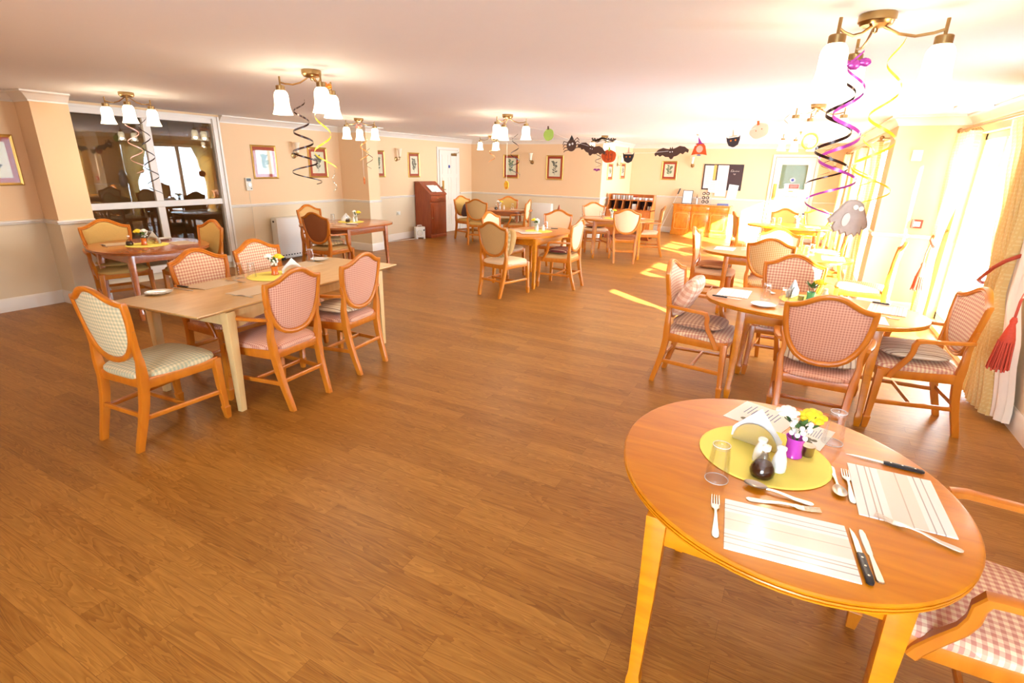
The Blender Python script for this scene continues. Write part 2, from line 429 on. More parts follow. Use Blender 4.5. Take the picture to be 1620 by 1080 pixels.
wn = MB(); wn.box(-8.25, -3.2, 0, -1.0, -3.0, CZ); wn.box(1.2, -3.2, 0, 1.85, -3.0, CZ); wn.box(-1.0, -3.2, 2.2, 1.2, -3.0, CZ); wn.box(-1.0, -3.2, 0, 1.2, -3.0, .05)
struct('wall_near', wn, 'wall_paint')
# crown moulding, dado rail and skirting follow the walls
def run(name, path, prof, mat='white_gloss'):
    """profile (d out of the wall, z) swept along a floor path; the room lies to the left of the path"""
    P = [Vector((p[0], p[1], 0)) for p in path]; mb = MB(); rings = []
    for i, p in enumerate(P):
        d0 = (P[i]-P[i-1]).normalized() if i else (P[1]-P[0]).normalized()
        d1 = (P[i+1]-P[i]).normalized() if i < len(P)-1 else d0
        n0 = Vector((-d0.y, d0.x, 0)); n1 = Vector((-d1.y, d1.x, 0))
        m = (n0+n1); m = m/(m.dot(n0)) if m.length > 1e-5 else n0
        rings.append(mb.ring([(p.x+m.x*d, p.y+m.y*d, z) for d, z in prof]))
    mb.skin(rings); o = struct(name, mb, mat, smooth=True, ang=25)
crown = [(0, CZ-.105), (.012, CZ-.105), (.014, CZ-.09), (.03, CZ-.07), (.06, CZ-.035), (.085, CZ-.02), (.095, CZ-.018), (.095, CZ-.001), (0, CZ-.001)]
dado = [(0, .945), (.012, .945), (.02, .955), (.014, .962), (.026, .972), (.026, .982), (.016, .99), (0, .992)]
skirt = [(0, 0), (.018, 0), (.018, .125), (.012, .14), (.006, .15), (0, .15)]
runs = {
 'left_near': [(-7.35, 3.22), (-7.35, 2.87), (-7.69, 2.87), (-7.69, -3.0)],
 'left': [(WL, 7.93), (WL, 5.47)],
 'left_far': [(WL, 11.08), (WL, 8.24), (-7.395, 8.24), (-7.395, 7.93), (WL, 7.93)],
 'back': [(-4.35, 15.3), (-4.35, 12.75), (WL, 12.75), (WL, 12.16)],
 'far': [(-.76, 15.3), (-4.35, 15.3)],
 'far_right': [(RF, 14.45), (RF, 15.3), (.3, 15.3)],
 'pier': [(RW, 8.0), (RF, 8.0), (RF, 8.45)],
 'far_mid': [(RF, 11.02), (RF, 11.38)],
 'right': [(RW, -3.0), (RW, 5.52)],
}
crowns = {
 'left_near': runs['left_near'],
 'left': [(-4.35, 15.3), (-4.35, 12.75), (WL, 12.75), (WL, 8.24), (-7.395, 8.24), (-7.395, 7.93), (WL, 7.93), (WL, 5.5)],
 'right': [(RW, -3.0), (RW, 8.0), (RF, 8.0), (RF, 15.3), (-4.35, 15.3)],
}
def fix(p):
    return p
for k, p in crowns.items(): run('trim_crown_'+k, p, crown)
for k, p in runs.items():
    
    run('trim_dado_'+k, p, dado)
    run('baseboard_'+k, p, skirt)

# internal window on the left wall, dim room behind it
f = MB()
x0, x1 = WL-.04, WL+.03
f.box(x0, 3.22, .1, x1, 3.32, 2.3); f.box(x0, 5.35, .1, x1, 5.47, 2.3)
f.box(x0, 3.32, 2.2, x1, 5.35, 2.3); f.box(x0, 3.32, .1, x1, 5.35, .2)
f.box(x0+.01, 3.32, 1.02, x1-.01, 5.35, 1.105); f.box(x0+.01, 4.36, .2, x1-.01, 4.46, 1.019); f.box(x0+.01, 4.36, 1.106, x1-.01, 4.46, 2.2)
w1 = struct('window_1', f, 'white_gloss', bev=.006)
fr = MB(); fr.box(x1, 5.36, .0, x1+.02, 5.39, 2.3); fr.box(x1, 5.44, 0, x1+.02, 5.47, 2.3); fr.box(x1, 3.32, 2.27, x1+.02, 5.36, 2.3)
obj('moulding', fr, 'white_gloss', w1, False)
for a, b, c, d in ((3.32, 4.36, .2, 1.02), (4.46, 5.35, .2, 1.02), (3.32, 4.36, 1.105, 2.2), (4.46, 5.35, 1.105, 2.2)):
    obj('pane', MB().box(WL-.012, a, c, WL-.004, b, d), 'inner_glass', w1, False)
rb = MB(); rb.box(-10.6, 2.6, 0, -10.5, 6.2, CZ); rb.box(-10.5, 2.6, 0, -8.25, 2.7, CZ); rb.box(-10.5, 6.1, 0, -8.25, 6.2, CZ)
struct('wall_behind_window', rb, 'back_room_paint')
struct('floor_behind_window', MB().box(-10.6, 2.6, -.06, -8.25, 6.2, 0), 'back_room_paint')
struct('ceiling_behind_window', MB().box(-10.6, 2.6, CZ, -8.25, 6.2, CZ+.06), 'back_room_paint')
t = thing('added_pendant_lamp', 'added globe lamp, hidden from view, brightening the room behind the internal window', 'lamp', (-9.6, 3.35, CZ))  # lamp added out of sight so the room behind the panes looks tan
obj('cable', MB().tube([(0, 0, 0), (0, 0, -.16)], .006, 6), 'brass', t); obj('lamp_globe', MB().blob((0, 0, -.24), .09, 16, 10), 'lamp_glass', t)
l = bpy.data.lights.new('added_globe_glow', 'POINT'); l.energy = 40; l.color = (1, .8, .5); l.shadow_soft_size = .05  # added light that brightens the walls behind the glass
o = bpy.data.objects.new('added_globe_glow', l); COL.objects.link(o); o.location = (-9.6, 3.35, CZ-.24)
def right_window(name, x, ya, yb, ztop, bars):
    f = MB()
    f.box(x+.08, ya, .05, x+.15, ya+.07, ztop); f.box(x+.08, yb-.07, .05, x+.15, yb, ztop)
    f.box(x+.08, ya, ztop-.07, x+.15, yb, ztop); f.box(x+.08, ya, .05, x+.15, yb, .14)
    for y in bars: f.box(x+.09, y-.05, .1, x+.14, y+.05, ztop-.05)
    w = struct(name, f, 'white_gloss', bev=.005)
    ys = [ya+.07]+[v for y in bars for v in (y-.05, y+.05)]+[yb-.07]
    for i in range(0, len(ys), 2): obj('pane', MB().box(x+.112, ys[i], .14, x+.118, ys[i+1], ztop-.07), 'window_glass', w, False)
right_window('window_2', RW, 5.55, 7.72, 2.12, (6.3, 7.02))
f6 = MB(); f6.box(RW+.08, 3.92, 1.04, RW+.15, 3.97, 2.12); f6.box(RW+.08, 4.25, 1.04, RW+.15, 4.3, 2.12); f6.box(RW+.08, 3.97, 2.06, RW+.15, 4.25, 2.12); f6.box(RW+.08, 3.97, 1.04, RW+.15, 4.25, 1.1)
w6 = struct('window_6', f6, 'white_gloss'); obj('pane', MB().box(RW+.112, 3.97, 1.1, RW+.118, 4.25, 2.06), 'window_glass', w6, False)
right_window('window_3', RF, 8.5, 11.0, 2.1, (9.33, 10.16))
right_window('window_5', RF, 11.4, 14.4, 2.1, (12.4, 13.4))
fn = MB(); fn.box(-1.0, -3.16, .05, -.93, -3.06, 2.2); fn.box(1.13, -3.16, .05, 1.2, -3.06, 2.2); fn.box(-.93, -3.16, .05, 1.13, -3.06, .12); fn.box(-.93, -3.16, 2.13, 1.13, -3.06, 2.2)
fn.box(.06, -3.15, .12, .14, -3.07, 2.13)
w4 = struct('added_fill_window', fn, 'white_gloss')  # glazed doors added behind the camera, unseen, for soft frontal fill
for a, b in ((-.93, .06), (.14, 1.13)): obj('pane', MB().box(a, -3.113, .12, b, -3.107, 2.13), 'window_glass', w4, False)

# white panelled door on the left wall
def panel_door(name, w, h, mat, panels):
    d = MB().box(0, -w/2, .01, .035, w/2, h)
    for a, b, c, e in panels:
        d.box(.035, a, c, .041, b, c+.012); d.box(.035, a, e-.012, .041, b, e); d.box(.035, a, c, .041, a+.012, e); d.box(.035, b-.012, c, .041, b, e)
        d.box(.035, a+.03, c+.03, .04, b-.03, e-.03)
    return struct(name, d, mat, smooth=False)
d1 = panel_door('door_1', .82, 2.03, 'door_white', [(-.33, -.05, 1.45, 1.93), (.05, .33, 1.45, 1.93), (-.33, -.05, .82, 1.38), (.05, .33, .82, 1.38), (-.33, -.05, .2, .72), (.05, .33, .2, .72)])
place(d1, (WL+.01, 11.62, 0))
obj('door_handle', MB().box(.04, -.37, .98, .05, -.32, 1.16).tube([(.05, -.345, 1.08), (.085, -.345, 1.08), (.09, -.25, 1.08)], .009), 'brass', d1)
obj('finger_plate', MB().box(.036, -.33, 1.0, .042, -.25, 1.3, .002), 'gold', d1)
obj('door_closer', MB().box(.037, .08, 1.9, .085, .28, 1.96, .006).bar([(.07, .18, 1.965), (.11, .3, 1.975), (.05, .42, 2.0)], .02, .008), 'brass', d1)
obj('door_sign', MB().tube([(.036, -.01, 1.64), (.041, -.01, 1.64)], .04, 20), 'sign_blue', d1)
a = MB(); a.box(0, -.49, 0, .03, -.42, 2.1); a.box(0, .42, 0, .03, .49, 2.1); a.box(0, -.42, 2.04, .03, .42, 2.1)
a = struct('trim_door_left', a, 'white_gloss', bev=.006); place(a, (WL, 11.62, 0))

# kitchen door in the far wall (faces -Y): built in local x/z
d2 = MB()
W2, H2 = .88, 2.03
d2.box(-W2/2, -.04, .01, W2/2, 0, 1.28); d2.box(-W2/2, -.04, 1.86, W2/2, 0, H2); d2.box(-W2/2, -.04, 1.28, -.29, 0, 1.86); d2.box(.29, -.04, 1.28, W2/2, 0, 1.86)
d2 = struct('door_2', d2, 'door_white'); place(d2, (-.22, 15.285, 0))
obj('pane', MB().box(-.29, -.022, 1.28, .29, -.016, 1.86), 'picture_glass', d2, False)
obj('vision_panel', MB().box(-.3, .0, 1.27, .3, .012, 1.87), 'print_green', d2, False)
obj('push_plate', MB().box(-.41, -.046, 1.0, -.33, -.04, 1.4, .002), 'gold', d2)
obj('fire_notice', MB().box(-.16, -.03, 1.29, .17, -.024, 1.41), 'paper', d2, False)
obj('notice_panel', MB().box(-.06, -.033, 1.3, .16, -.03, 1.4), 'sign_red', d2, False)
obj('round_notice', MB().tube([(-.0, -.024, 1.5), (-.0, -.03, 1.5)], .055, 22), 'paper', d2)
obj('notice_disc', MB().tube([(-.0, -.03, 1.5), (-.0, -.033, 1.5)], .038, 22), 'sign_blue', d2)
obj('keyhole_plate', MB().box(-.05, -.045, 1.22, .05, -.04, 1.24), 'gold', d2)
def text(body, size, loc, rot, mat, parent, name='lettering'):
    c = bpy.data.curves.new(name, 'FONT'); c.body = body; c.size = size; c.align_x = 'CENTER'; c.align_y = 'CENTER'; c.extrude = .001
    o = bpy.data.objects.new(name, c); COL.objects.link(o); c.materials.append(M[mat]); o.location = loc; o.rotation_euler = rot; o.parent = parent
    return o
text('STAFF ONLY', .06, (0, -.043, 1.1), (R(90), 0, 0), 'nickel', d2)
text('FIRE DOOR', .035, (.05, -.036, 1.365), (R(90), 0, 0), 'paper', d2)
text('KEEP SHUT', .035, (.05, -.036, 1.33), (R(90), 0, 0), 'paper', d2)
a = MB(); a.box(-.52, -.03, 0, -.45, 0, 2.1); a.box(.45, -.03, 0, .52, 0, 2.1); a.box(-.45, -.03, 2.04, .45, 0, 2.1)
a = struct('trim_door_far', a, 'white_gloss', bev=.006); place(a, (-.22, 15.3, 0))

# ------------------------------------------------------------------ chairs
def back_y(z, u=0): return -.205-(z-.45)*.145+.035*(u/.245)**2
SH = [(0, 1.0), (.035, .997), (.07, .987), (.10, .972), (.13, .954), (.16, .938), (.19, .927), (.22, .921), (.248, .92), (.252, .90), (.25, .85), (.244, .79), (.232, .73), (.214, .675), (.188, .625), (.152, .58), (.108, .551), (.056, .535), (0, .53)]
shield = SH + [(-u, v) for u, v in reversed(SH[1:-1])]
def offset_poly(poly, d):
    n = len(poly); out = []
    for i in range(n):
        p0, p1, p2 = Vector(poly[i-1]), Vector(poly[i]), Vector(poly[(i+1) % n])
        e0 = (p1-p0).normalized(); e1 = (p2-p1).normalized()
        n0 = Vector((-e0.y, e0.x)); n1 = Vector((-e1.y, e1.x)); m = n0+n1
        m = m/max(.35, m.dot(n0)) if m.length > 1e-5 else n0
        out.append(tuple(p1 - m*d))
    return out
# shield runs clockwise seen from the front; positive d goes inwards
inner = offset_poly(shield, .034)
midl = offset_poly(shield, .016)
def make_chair(arms, back, rear, seat, wd='chair_wood'):
    t = thing('dining_chair' if not arms else 'dining_armchair', '', 'chair')
    pt = lambda u, v, dy: (u, back_y(v, u)+dy, v)
    # front legs, tapered with a spade foot
    for s in (-1, 1):
        x = .235*s
        obj('leg', MB().stack([(x*1.04, .255, 0, .015, .015), (x*1.04, .255, .012, .017, .017), (x*1.03, .253, .07, .021, .021), (x*1.03, .253, .085, .023, .023), (x*1.03, .252, .092, .017, .017), (x*1.01, .245, .25, .0205, .0205), (x, .24, .44, .024, .024)]), wd, t, bev=.003)
    # rear legs sweep back below the seat and up into the shield
    for s in (-1, 1):
        path = [(.178, -.292, 0), (.181, -.278, .06), (.187, -.25, .16), (.193, -.222, .28), (.2, -.205, .4), (.206, -.205, .46), (.213, -.206, .51), (.216, -.206, .56), (.208, -.208, .61), (.213, -.212, .66), (.226, -.216, .71), (.239, -.219, .75)]
        sz = [(.017, .02), (.018, .021), (.019, .022), (.02, .024), (.021, .025), (.021, .025), (.019, .022), (.017, .019), (.016, .017), (.014, .015), (.011, .013), (.006, .009)]
        obj('leg', MB().stack([(x*s, y, z, a, b) for (x, y, z), (a, b) in zip(path, sz)]), wd, t, bev=.004)
    f = MB()
    f.bar([(-.235, .245, .415), (.235, .245, .415)], .03, .065)
    f.bar([(-.2, -.2, .415), (.2, -.2, .415)], .03, .065)
    for s in (-1, 1): f.bar([(.205*s, -.2, .415), (.236*s, .245, .415)], .03, .065)
    obj('seat_frame', f, wd, t)
    st = MB(); zz = .2
    for s in (-1, 1): obj('stretcher', MB().bar([(.189*s, -.238, zz), (.238*s, .247, zz)], .018, .03), wd, t)
    obj('stretcher', MB().bar([(-.19, -.242, zz+.02), (.19, -.242, zz+.02)], .018, .03), wd, t)
    obj('stretcher', MB().bar([(-.215, .01, zz), (.215, .01, zz)], .018, .028), wd, t)
    # seat pad
    sp = MB(); rings = []
    def seat_ring(k, z):
        pts = []
        for i in range(40):
            a = 2*PI*i/40; c, q = math.cos(a), math.sin(a)
            e = 5.0
            ux = math.copysign(abs(c)**(2/e), c); uy = math.copysign(abs(q)**(2/e), q)
            y = .02+uy*.245*k; hw = (.215+.045*(y+.22)/.47)*k
            pts.append((ux*hw, y + (.018*(1-ux*ux)*k if uy > .2 else 0), z))
        return sp.ring(pts)
    for k, z in ((.97, .435), (1.0, .45), (.99, .465), (.93, .478), (.8, .487), (.6, .494), (.35, .498), (.12, .5)): rings.append(seat_ring(k, z))
    sp.skin(rings); obj('seat', sp, seat, t, uv=xy)
    # moulded shield frame
    fm = MB(); n = len(shield); rr = []
    sect = [(0, -.014), (0, .008), (.28, .017), (.6, .012), (.82, .019), (1, .012), (1, -.006), (.7, -.017), (.25, -.019)]
    for i in range(n):
        o, q = shield[i], inner[i]
        rr.append(fm.ring([pt(o[0]+(q[0]-o[0])*a, o[1]+(q[1]-o[1])*a, d) for a, d in sect]))
    fm.skin(rr, loop=True, closed=True); obj('back_frame', fm, wd, t, ang=50)
    # upholstered panel, padded in front, flatter behind
    def pad(dy0, puff, flip):
        mb = MB(); c = (0, .765); rings = []
        base = offset_poly(shield, .03)
        for k, h in ((1, 0), (.94, .45), (.82, .75), (.62, .92), (.35, 1), (.1, 1.02)):
            rings.append(mb.ring([pt(c[0]+(u-c[0])*k, c[1]+(v-c[1])*k, dy0+puff*h) for u, v in base]))
        mb.skin(rings, caps=False); mb.bm.faces.new(rings[-1]); return mb
    obj('backrest', pad(.004, .018, 0), back, t, uv=xz)
    obj('back_cover', pad(.002, -.012, 1), rear, t, uv=xz)
    if arms:
        for s in (-1, 1):
            p = [(.238*s, -.22, .675), (.258*s, -.14, .672), (.27*s, -.04, .668), (.275*s, .05, .667), (.272*s, .085, .66), (.27*s, .098, .63), (.268*s, .098, .585), (.262*s, .11, .54), (.255*s, .145, .48), (.25*s, .178, .42), (.249*s, .19, .39)]
            w = [.03, .034, .038, .042, .04, .034, .03, .03, .032, .034, .034]
            h = [.022, .022, .024, .026, .032, .034, .032, .032, .034, .036, .034]
            obj('armrest', MB().bar(p, w, h, up=(0, .35, 1)), wd, t)
    return t
PROTO = {}
def chair(x, y, deg, label, arms, back, rear, seat, group=None, wd='chair_wood'):
    key = (arms, back, rear, seat, wd)
    if key not in PROTO: PROTO[key] = Proto(lambda: make_chair(arms, back, rear, seat, wd))
    return PROTO[key]((x, y, 0), R(deg-90), label, group)
G = ['chairs around the pale table', 'chairs around the table by the internal window', 'chairs around the table by the storage heater', 'chairs around the table by the panelled door', 'chairs around the middle table', 'chairs around the table by the pigeonhole unit', 'chairs around the sunlit table', 'chairs around the right table', 'chairs around the far table']
# pale table
chair(-3.445, 1.66, 94, 'armless chair in cream check fabric at the near end of the pale table', 0, 'fabric_cream', 'fabric_cream', 'fabric_cream', G[0])
chair(-3.98, 2.52, 3, 'chair facing us across the pale table, nearer one, pink lattice back', 1, 'fabric_lattice', 'fabric_rose', 'fabric_rose', G[0])
chair(-4.1, 3.15, 4, 'chair facing us across the pale table, farther one behind the flowers', 1, 'fabric_lattice', 'fabric_rose', 'fabric_rose', G[0])
chair(-3.22, 2.38, 184, 'rose backed armchair seen from behind at the near long side of the pale table', 1, 'fabric_lattice', 'fabric_rose', 'fabric_rose', G[0])
chair(-3.30, 3.11, 186, 'rose backed armchair with striped seat cushion at the far corner of the pale table', 1, 'fabric_lattice', 'fabric_rose', 'fabric_rose', G[0])
# internal window table
chair(-6.88, 3.15, -12, 'gold backed armchair beside the left column under the internal window', 1, 'fabric_gold', 'fabric_gold', 'fabric_gold', G[1])
chair(-6.22, 3.66, -92, 'gold chair turned side on at the right end of the internal window table', 0, 'fabric_gold', 'fabric_gold', 'fabric_gold', G[1])
# heater table
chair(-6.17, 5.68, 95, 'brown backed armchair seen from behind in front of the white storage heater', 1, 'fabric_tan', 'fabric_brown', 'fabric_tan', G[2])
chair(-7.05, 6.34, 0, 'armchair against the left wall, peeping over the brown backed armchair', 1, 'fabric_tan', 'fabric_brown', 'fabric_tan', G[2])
# panelled door table
chair(-6.83, 10.62, -15, 'chair nearest the white panelled door with a dark cushion on its back', 0, 'fabric_gold', 'fabric_tan', 'fabric_gold', G[3])
chair(-6.24, 10.15, 105, 'tan backed chair seen from behind at the table by the panelled door', 0, 'fabric_gold', 'fabric_tan', 'fabric_gold', G[3])
chair(-6.1, 11.14, -70, 'gold backed chair facing us across the table by the panelled door', 0, 'fabric_gold', 'fabric_tan', 'fabric_gold', G[3])
chair(-5.53, 10.62, 195, 'peach armchair in front of the small wall heater', 1, 'fabric_peach', 'fabric_peach', 'fabric_tan', G[3])
# middle table
chair(-3.43, 6.2, 80, 'tan backed chair with two upright cushions at the near end of the middle table', 0, 'fabric_peach', 'fabric_tan', 'fabric_peach', G[4])
chair(-4.02, 7.25, -5, 'peach chair half hidden behind the tan backed chair of the middle table', 0, 'fabric_peach', 'fabric_tan', 'fabric_peach', G[4])
chair(-3.55, 8.2, -78, 'peach armchair topped by a wooden finial at the far end of the middle table', 1, 'fabric_peach', 'fabric_tan', 'fabric_peach', G[4])
chair(-2.95, 7.09, 181, 'armchair with maroon striped seat cushion at the right of the middle table', 1, 'fabric_peach', 'fabric_peach', 'fabric_tan', G[4])
# pigeonhole table
chair(-3.72, 10.72, -58, 'peach chair facing us left of the table before the pigeonhole unit', 0, 'fabric_peach', 'fabric_tan', 'fabric_peach', G[5])
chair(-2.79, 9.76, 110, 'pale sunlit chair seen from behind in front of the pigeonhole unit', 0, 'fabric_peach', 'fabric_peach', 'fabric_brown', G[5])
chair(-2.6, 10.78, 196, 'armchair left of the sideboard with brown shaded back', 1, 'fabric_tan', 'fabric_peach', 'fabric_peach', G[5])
# sunlit table
chair(-.84, 7.09, 0, 'armless chair side on with a ribbed seat cushion left of the sunlit table', 0, 'fabric_peach', 'fabric_peach', 'fabric_peach', G[6])
chair(-.17, 6.69, 88, 'chair with cream cane patterned back towards us at the sunlit table', 0, 'fabric_cane', 'fabric_cane', 'fabric_cane', G[6])
chair(-.14, 7.36, -90, 'bleached white looking chair behind the cane patterned chair', 0, 'fabric_peach', 'fabric_peach', 'fabric_peach', G[6])
chair(.82, 7.02, 172, 'pale chair between the sunlit table and the window, seen edge on', 0, 'fabric_cane', 'fabric_cane', 'fabric_cane', G[6])
# right table
chair(-.535, 4.28, -4, 'armchair with a leaning pillow and seat pad left of the right table', 1, 'fabric_lattice', 'fabric_rose', 'fabric_lattice', G[7])
chair(.29, 3.82, 88, 'armchair with its big rose patterned back to us at the right table', 1, 'fabric_lattice', 'fabric_rose', 'fabric_rose', G[7])
chair(.89, 4.335, 187, 'armchair beside the curtain with brown striped seat cushion', 1, 'fabric_lattice', 'fabric_rose', 'fabric_lattice', G[7])
chair(.07, 4.95, -90, 'lattice backed chair facing us across the right table behind the tumblers', 0, 'fabric_lattice', 'fabric_rose', 'fabric_lattice', G[7])
# far table
chair(-.72, 10.45, 15, 'yellow sunlit chair seen edge on right of the sideboard', 0, 'fabric_gold', 'fabric_gold', 'fabric_gold', G[8])
chair(-.2, 11.75, -90, 'chair facing us at the far side of the far table before the kitchen door', 0, 'fabric_gold', 'fabric_gold', 'fabric_gold', G[8])
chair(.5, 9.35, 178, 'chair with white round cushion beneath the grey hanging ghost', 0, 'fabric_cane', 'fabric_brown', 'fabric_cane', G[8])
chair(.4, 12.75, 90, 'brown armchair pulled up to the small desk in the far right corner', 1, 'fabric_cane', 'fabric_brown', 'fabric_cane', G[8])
# near table
chair(.70, 1.77, 177, 'armchair cut off by the lower right corner with lattice seat', 1, 'fabric_lattice', 'fabric_rose', 'fabric_lattice')

# ------------------------------------------------------------------ tables
def oval(a, b, e, n=64):
    out = []
    for i in range(n):
        t = 2*PI*i/n; c, s = math.cos(t), math.sin(t)
        out.append((a*math.copysign(abs(c)**(2/e), c), b*math.copysign(abs(s)**(2/e), s)))
    return out
def oval_table(name, label, x, y, deg, a, b, e, lx, ly, wd, spin=0):
    t = thing(name, label, 'table', (x, y, 0), R(deg), 'oval dining tables')
    top = MB(); rings = []
    for d, z in ((.03, .718), (.006, .718), (.002, .720), (.002, .7245), (.007, .7255), (.007, .7275), (.001, .7285), (.0, .731), (.001, .7345), (.007, .7355), (.007, .7375), (.001, .7385), (.0, .744), (.004, .7485), (.012, .75)):
        cs, sn = math.cos(R(spin)), math.sin(R(spin))
        rings.append(top.ring([(u*cs-v*sn, u*sn+v*cs, z) for u, v in oval(a-d, b-d, e)]))
    top.skin(rings); obj('tabletop', top, wd, t, ang=30)
    for i in (-1, 1):
        for j in (-1, 1):
            lxx, lyy = lx*i, ly*j
            obj('leg', MB().stack([(lxx*1.03, lyy*1.03, 0, .016, .016), (lxx*1.03, lyy*1.03, .01, .018, .018), (lxx*1.03, lyy*1.03, .06, .023, .023), (lxx*1.03, lyy*1.03, .085, .022, .022), (lxx*1.03, lyy*1.03, .1, .018, .018), (lxx*1.01, lyy*1.01, .4, .024, .024), (lxx, lyy, .719, .03, .03)]), wd, t, bev=.003)
    ap = MB()
    for j in (-1, 1): ap.bar([(-lx, ly*j, .668), (lx, ly*j, .668)], .022, .1)
    for i in (-1, 1): ap.bar([(lx*i, -ly, .668), (lx*i, ly, .668)], .022, .1)
    obj('apron', ap, wd, t)
    return t
TA = oval_table('oval_table', 'near orange oval table laid for two in the right foreground', .091, 1.736, 0, .56, .5, 2.0, .3, .385, 'table_wood', -67)
oval_table('oval_table', 'reddish oval table under the internal window by the left column', -6.44, 3.3, -4, .64, .56, 2.3, .37, .36, 'dark_table_wood')
oval_table('oval_table', 'rounded table beside the storage heater on the left wall', -6.42, 6.34, 90, .74, .58, 2.8, .42, .42, 'dark_table_wood')
oval_table('oval_table', 'small oval table near the white panelled door', -5.98, 10.68, 20, .72, .5, 2.2, .4, .3, 'dark_table_wood')
oval_table('oval_table', 'middle oval table with menu cards, right of centre', -3.48, 7.22, 85, .74, .5, 2.2, .52, .34, 'table_wood')
oval_table('oval_table', 'oval table standing before the pigeonhole unit', -3.1, 10.2, 22, .72, .5, 2.2, .42, .3, 'table_wood')
oval_table('oval_table', 'sunlit oval table with plates behind the right table', -.15, 7.02, 0, .82, .46, 2.2, .5, .28, 'table_wood')
oval_table('oval_table', 'right oval table with green vase beside the curtained window', .2, 4.36, -2, .73, .47, 2.2, .42, .29, 'table_wood')
oval_table('oval_table', 'far sun bleached oval table before the kitchen door', -.05, 11.05, 5, .74, .5, 2.2, .44, .3, 'table_wood')
# pale rectangular table with drop leaves
t = thing('pale_dining_table', 'long pale rectangular wooden table with leaf ends on the left', 'table', (-3.697, 2.83, 0), R(5.2))
tp = MB(); rings = [tp.ring([(-.43+d, -1.06+d, z), (.43-d, -1.06+d, z), (.43-d, 1.06-d, z), (-.43+d, 1.06-d, z)]) for d, z in ((.03, .722), (.004, .738), (0, .742), (.002, .749), (.004, .75))]
tp.skin(rings); obj('tabletop', tp, 'pale_wood', t, smooth=False)
for i in (-1, 1):
    for j in (-1, 1):
        obj('leg', MB().stack([(.395*i, .82*j, 0, .021, .021), (.392*i, .815*j, .3, .026, .026), (.385*i, .81*j, .722, .034, .034)]), 'pale_leg_wood', t, bev=.003)
ap = MB()
arch = [(-.78, .722), (-.78, .6), (-.72, .6), (-.6, .635), (-.3, .655), (0, .66), (.3, .655), (.6, .635), (.72, .6), (.78, .6), (.78, .722)]
for i in (-1, 1): ap.prism(arch, .37*i, .392*i, lambda u, v, d: (d, u, v))
for j in (-1, 1): ap.box(-.36, .8*j-.011, .62, .36, .8*j+.011, .722)
obj('apron', ap, 'pale_leg_wood', t, smooth=False)
TB = t
# small desk in the far right corner
t = thing('side_desk', 'small orange desk with papers in the far right corner', 'desk', (.42, 13.75, 0))
obj('desktop', MB().box(-.42, -.32, .73, .42, .32, .76, .004), 'yew', t)
for i in (-1, 1):
    for j in (-1, 1): obj('leg', MB().box(.38*i-.022, .28*j-.022, 0, .38*i+.022, .28*j+.022, .73), 'yew', t)
obj('apron', MB().box(-.36, -.29, .62, .36, -.27, .73).box(-.36, .27, .62, .36, .29, .73), 'yew', t)

# ------------------------------------------------------------------ tableware
TZ = .7505
def make_mat():
    o = obj('placemat', MB().box(-.155, -.115, 0, .155, .115, .004, .0015), 'mat_stripe', None, False, uv=lambda c: (c.x/.31, c.y/.23+.5)); tag(o, '', 'placemat')
    return o
mats = Proto(make_mat)
def make_darkmat():
    o = obj('placemat', MB().box(-.15, -.11, 0, .15, .11, .004, .0015), 'dark_mat', None, False); return tag(o, '', 'placemat')
dmats = Proto(make_darkmat)
def make_round():
    mb = MB(); prof = [(.205, 0), (.21, .002), (.207, .004)]
    k = .2
    while k > .01:
        prof += [(k, .0055), (k-.004, .004)]; k -= .008
    mb.lathe(prof, 40); o = obj('round_table_mat', mb, 'raffia_yellow', None, ang=60); return tag(o, '', 'table mat')
rounds = Proto(make_round)
def make_plate():
    o = obj('plate', MB().lathe([(.001, 0), (.05, 0), (.055, .004), (.085, .014), (.088, .016), (.085, .017), (.055, .008), (.001, .006)], 32), 'china'); return tag(o, '', 'plate')
plates = Proto(make_plate)
def make_tumbler():
    t = thing('tumbler', '', 'glass')
    # stands upside down: rim on the table, thick base on top
    obj('glass_wall', MB().lathe([(.034, 0), (.036, .0005), (.0365, .003), (.028, .115), (.0265, .125), (.024, .125), (.0255, .112), (.034, .002)], 24), 'tumbler_glass', t)
    obj('glass_base', MB().lathe([(.0005, .112), (.024, .112), (.026, .118), (.024, .1255), (.0005, .1235)], 24), 'tumbler_glass', t)
    obj('rim', MB().tube([(.035*math.cos(2*PI*k/28), .035*math.sin(2*PI*k/28), .0015) for k in range(28)], .0011, 6, loop=True), 'china', t)
    obj('base_edge', MB().tube([(.0262*math.cos(2*PI*k/28), .0262*math.sin(2*PI*k/28), .1235) for k in range(28)], .0011, 6, loop=True), 'china', t)
    return t
tumblers = Proto(make_tumbler)
def outline_bar(mb, half, bend, th=.0022):
    """flat piece along +Y: half = [(y, halfwidth)], bend(y)=z"""
    rings = [mb.ring([(-w, y, bend(y)), (w, y, bend(y)), (w*.8, y, bend(y)+th), (-w*.8, y, bend(y)+th)]) for y, w in half]
    return mb.skin(rings)
HND = [(0, .004), (.006, .0095), (.02, .0105), (.05, .008), (.09, .0045), (.118, .0038), (.128, .006)]
def bend(y): return .001+.006*max(0, math.sin((y-.06)/.09*PI/1.0)) if .06 < y < .15 else .001
def make_fork():
    t = thing('fork', '', 'cutlery')
    obj('handle', outline_bar(MB(), HND, bend), 'steel', t)
    obj('fork_head', outline_bar(MB(), [(.126, .005), (.136, .0115), (.15, .0125), (.156, .0125)], bend), 'steel', t)
    for k in range(4):
        x = -.0102+.0068*k
        mb = MB(); mb.bar([(x, .154, bend(.15)+.001), (x, .175, .0025), (x*.97, .2, .005)], [.0038, .0034, .0018], .0018); obj('tine', mb, 'steel', t)
    return t
forks = Proto(make_fork)
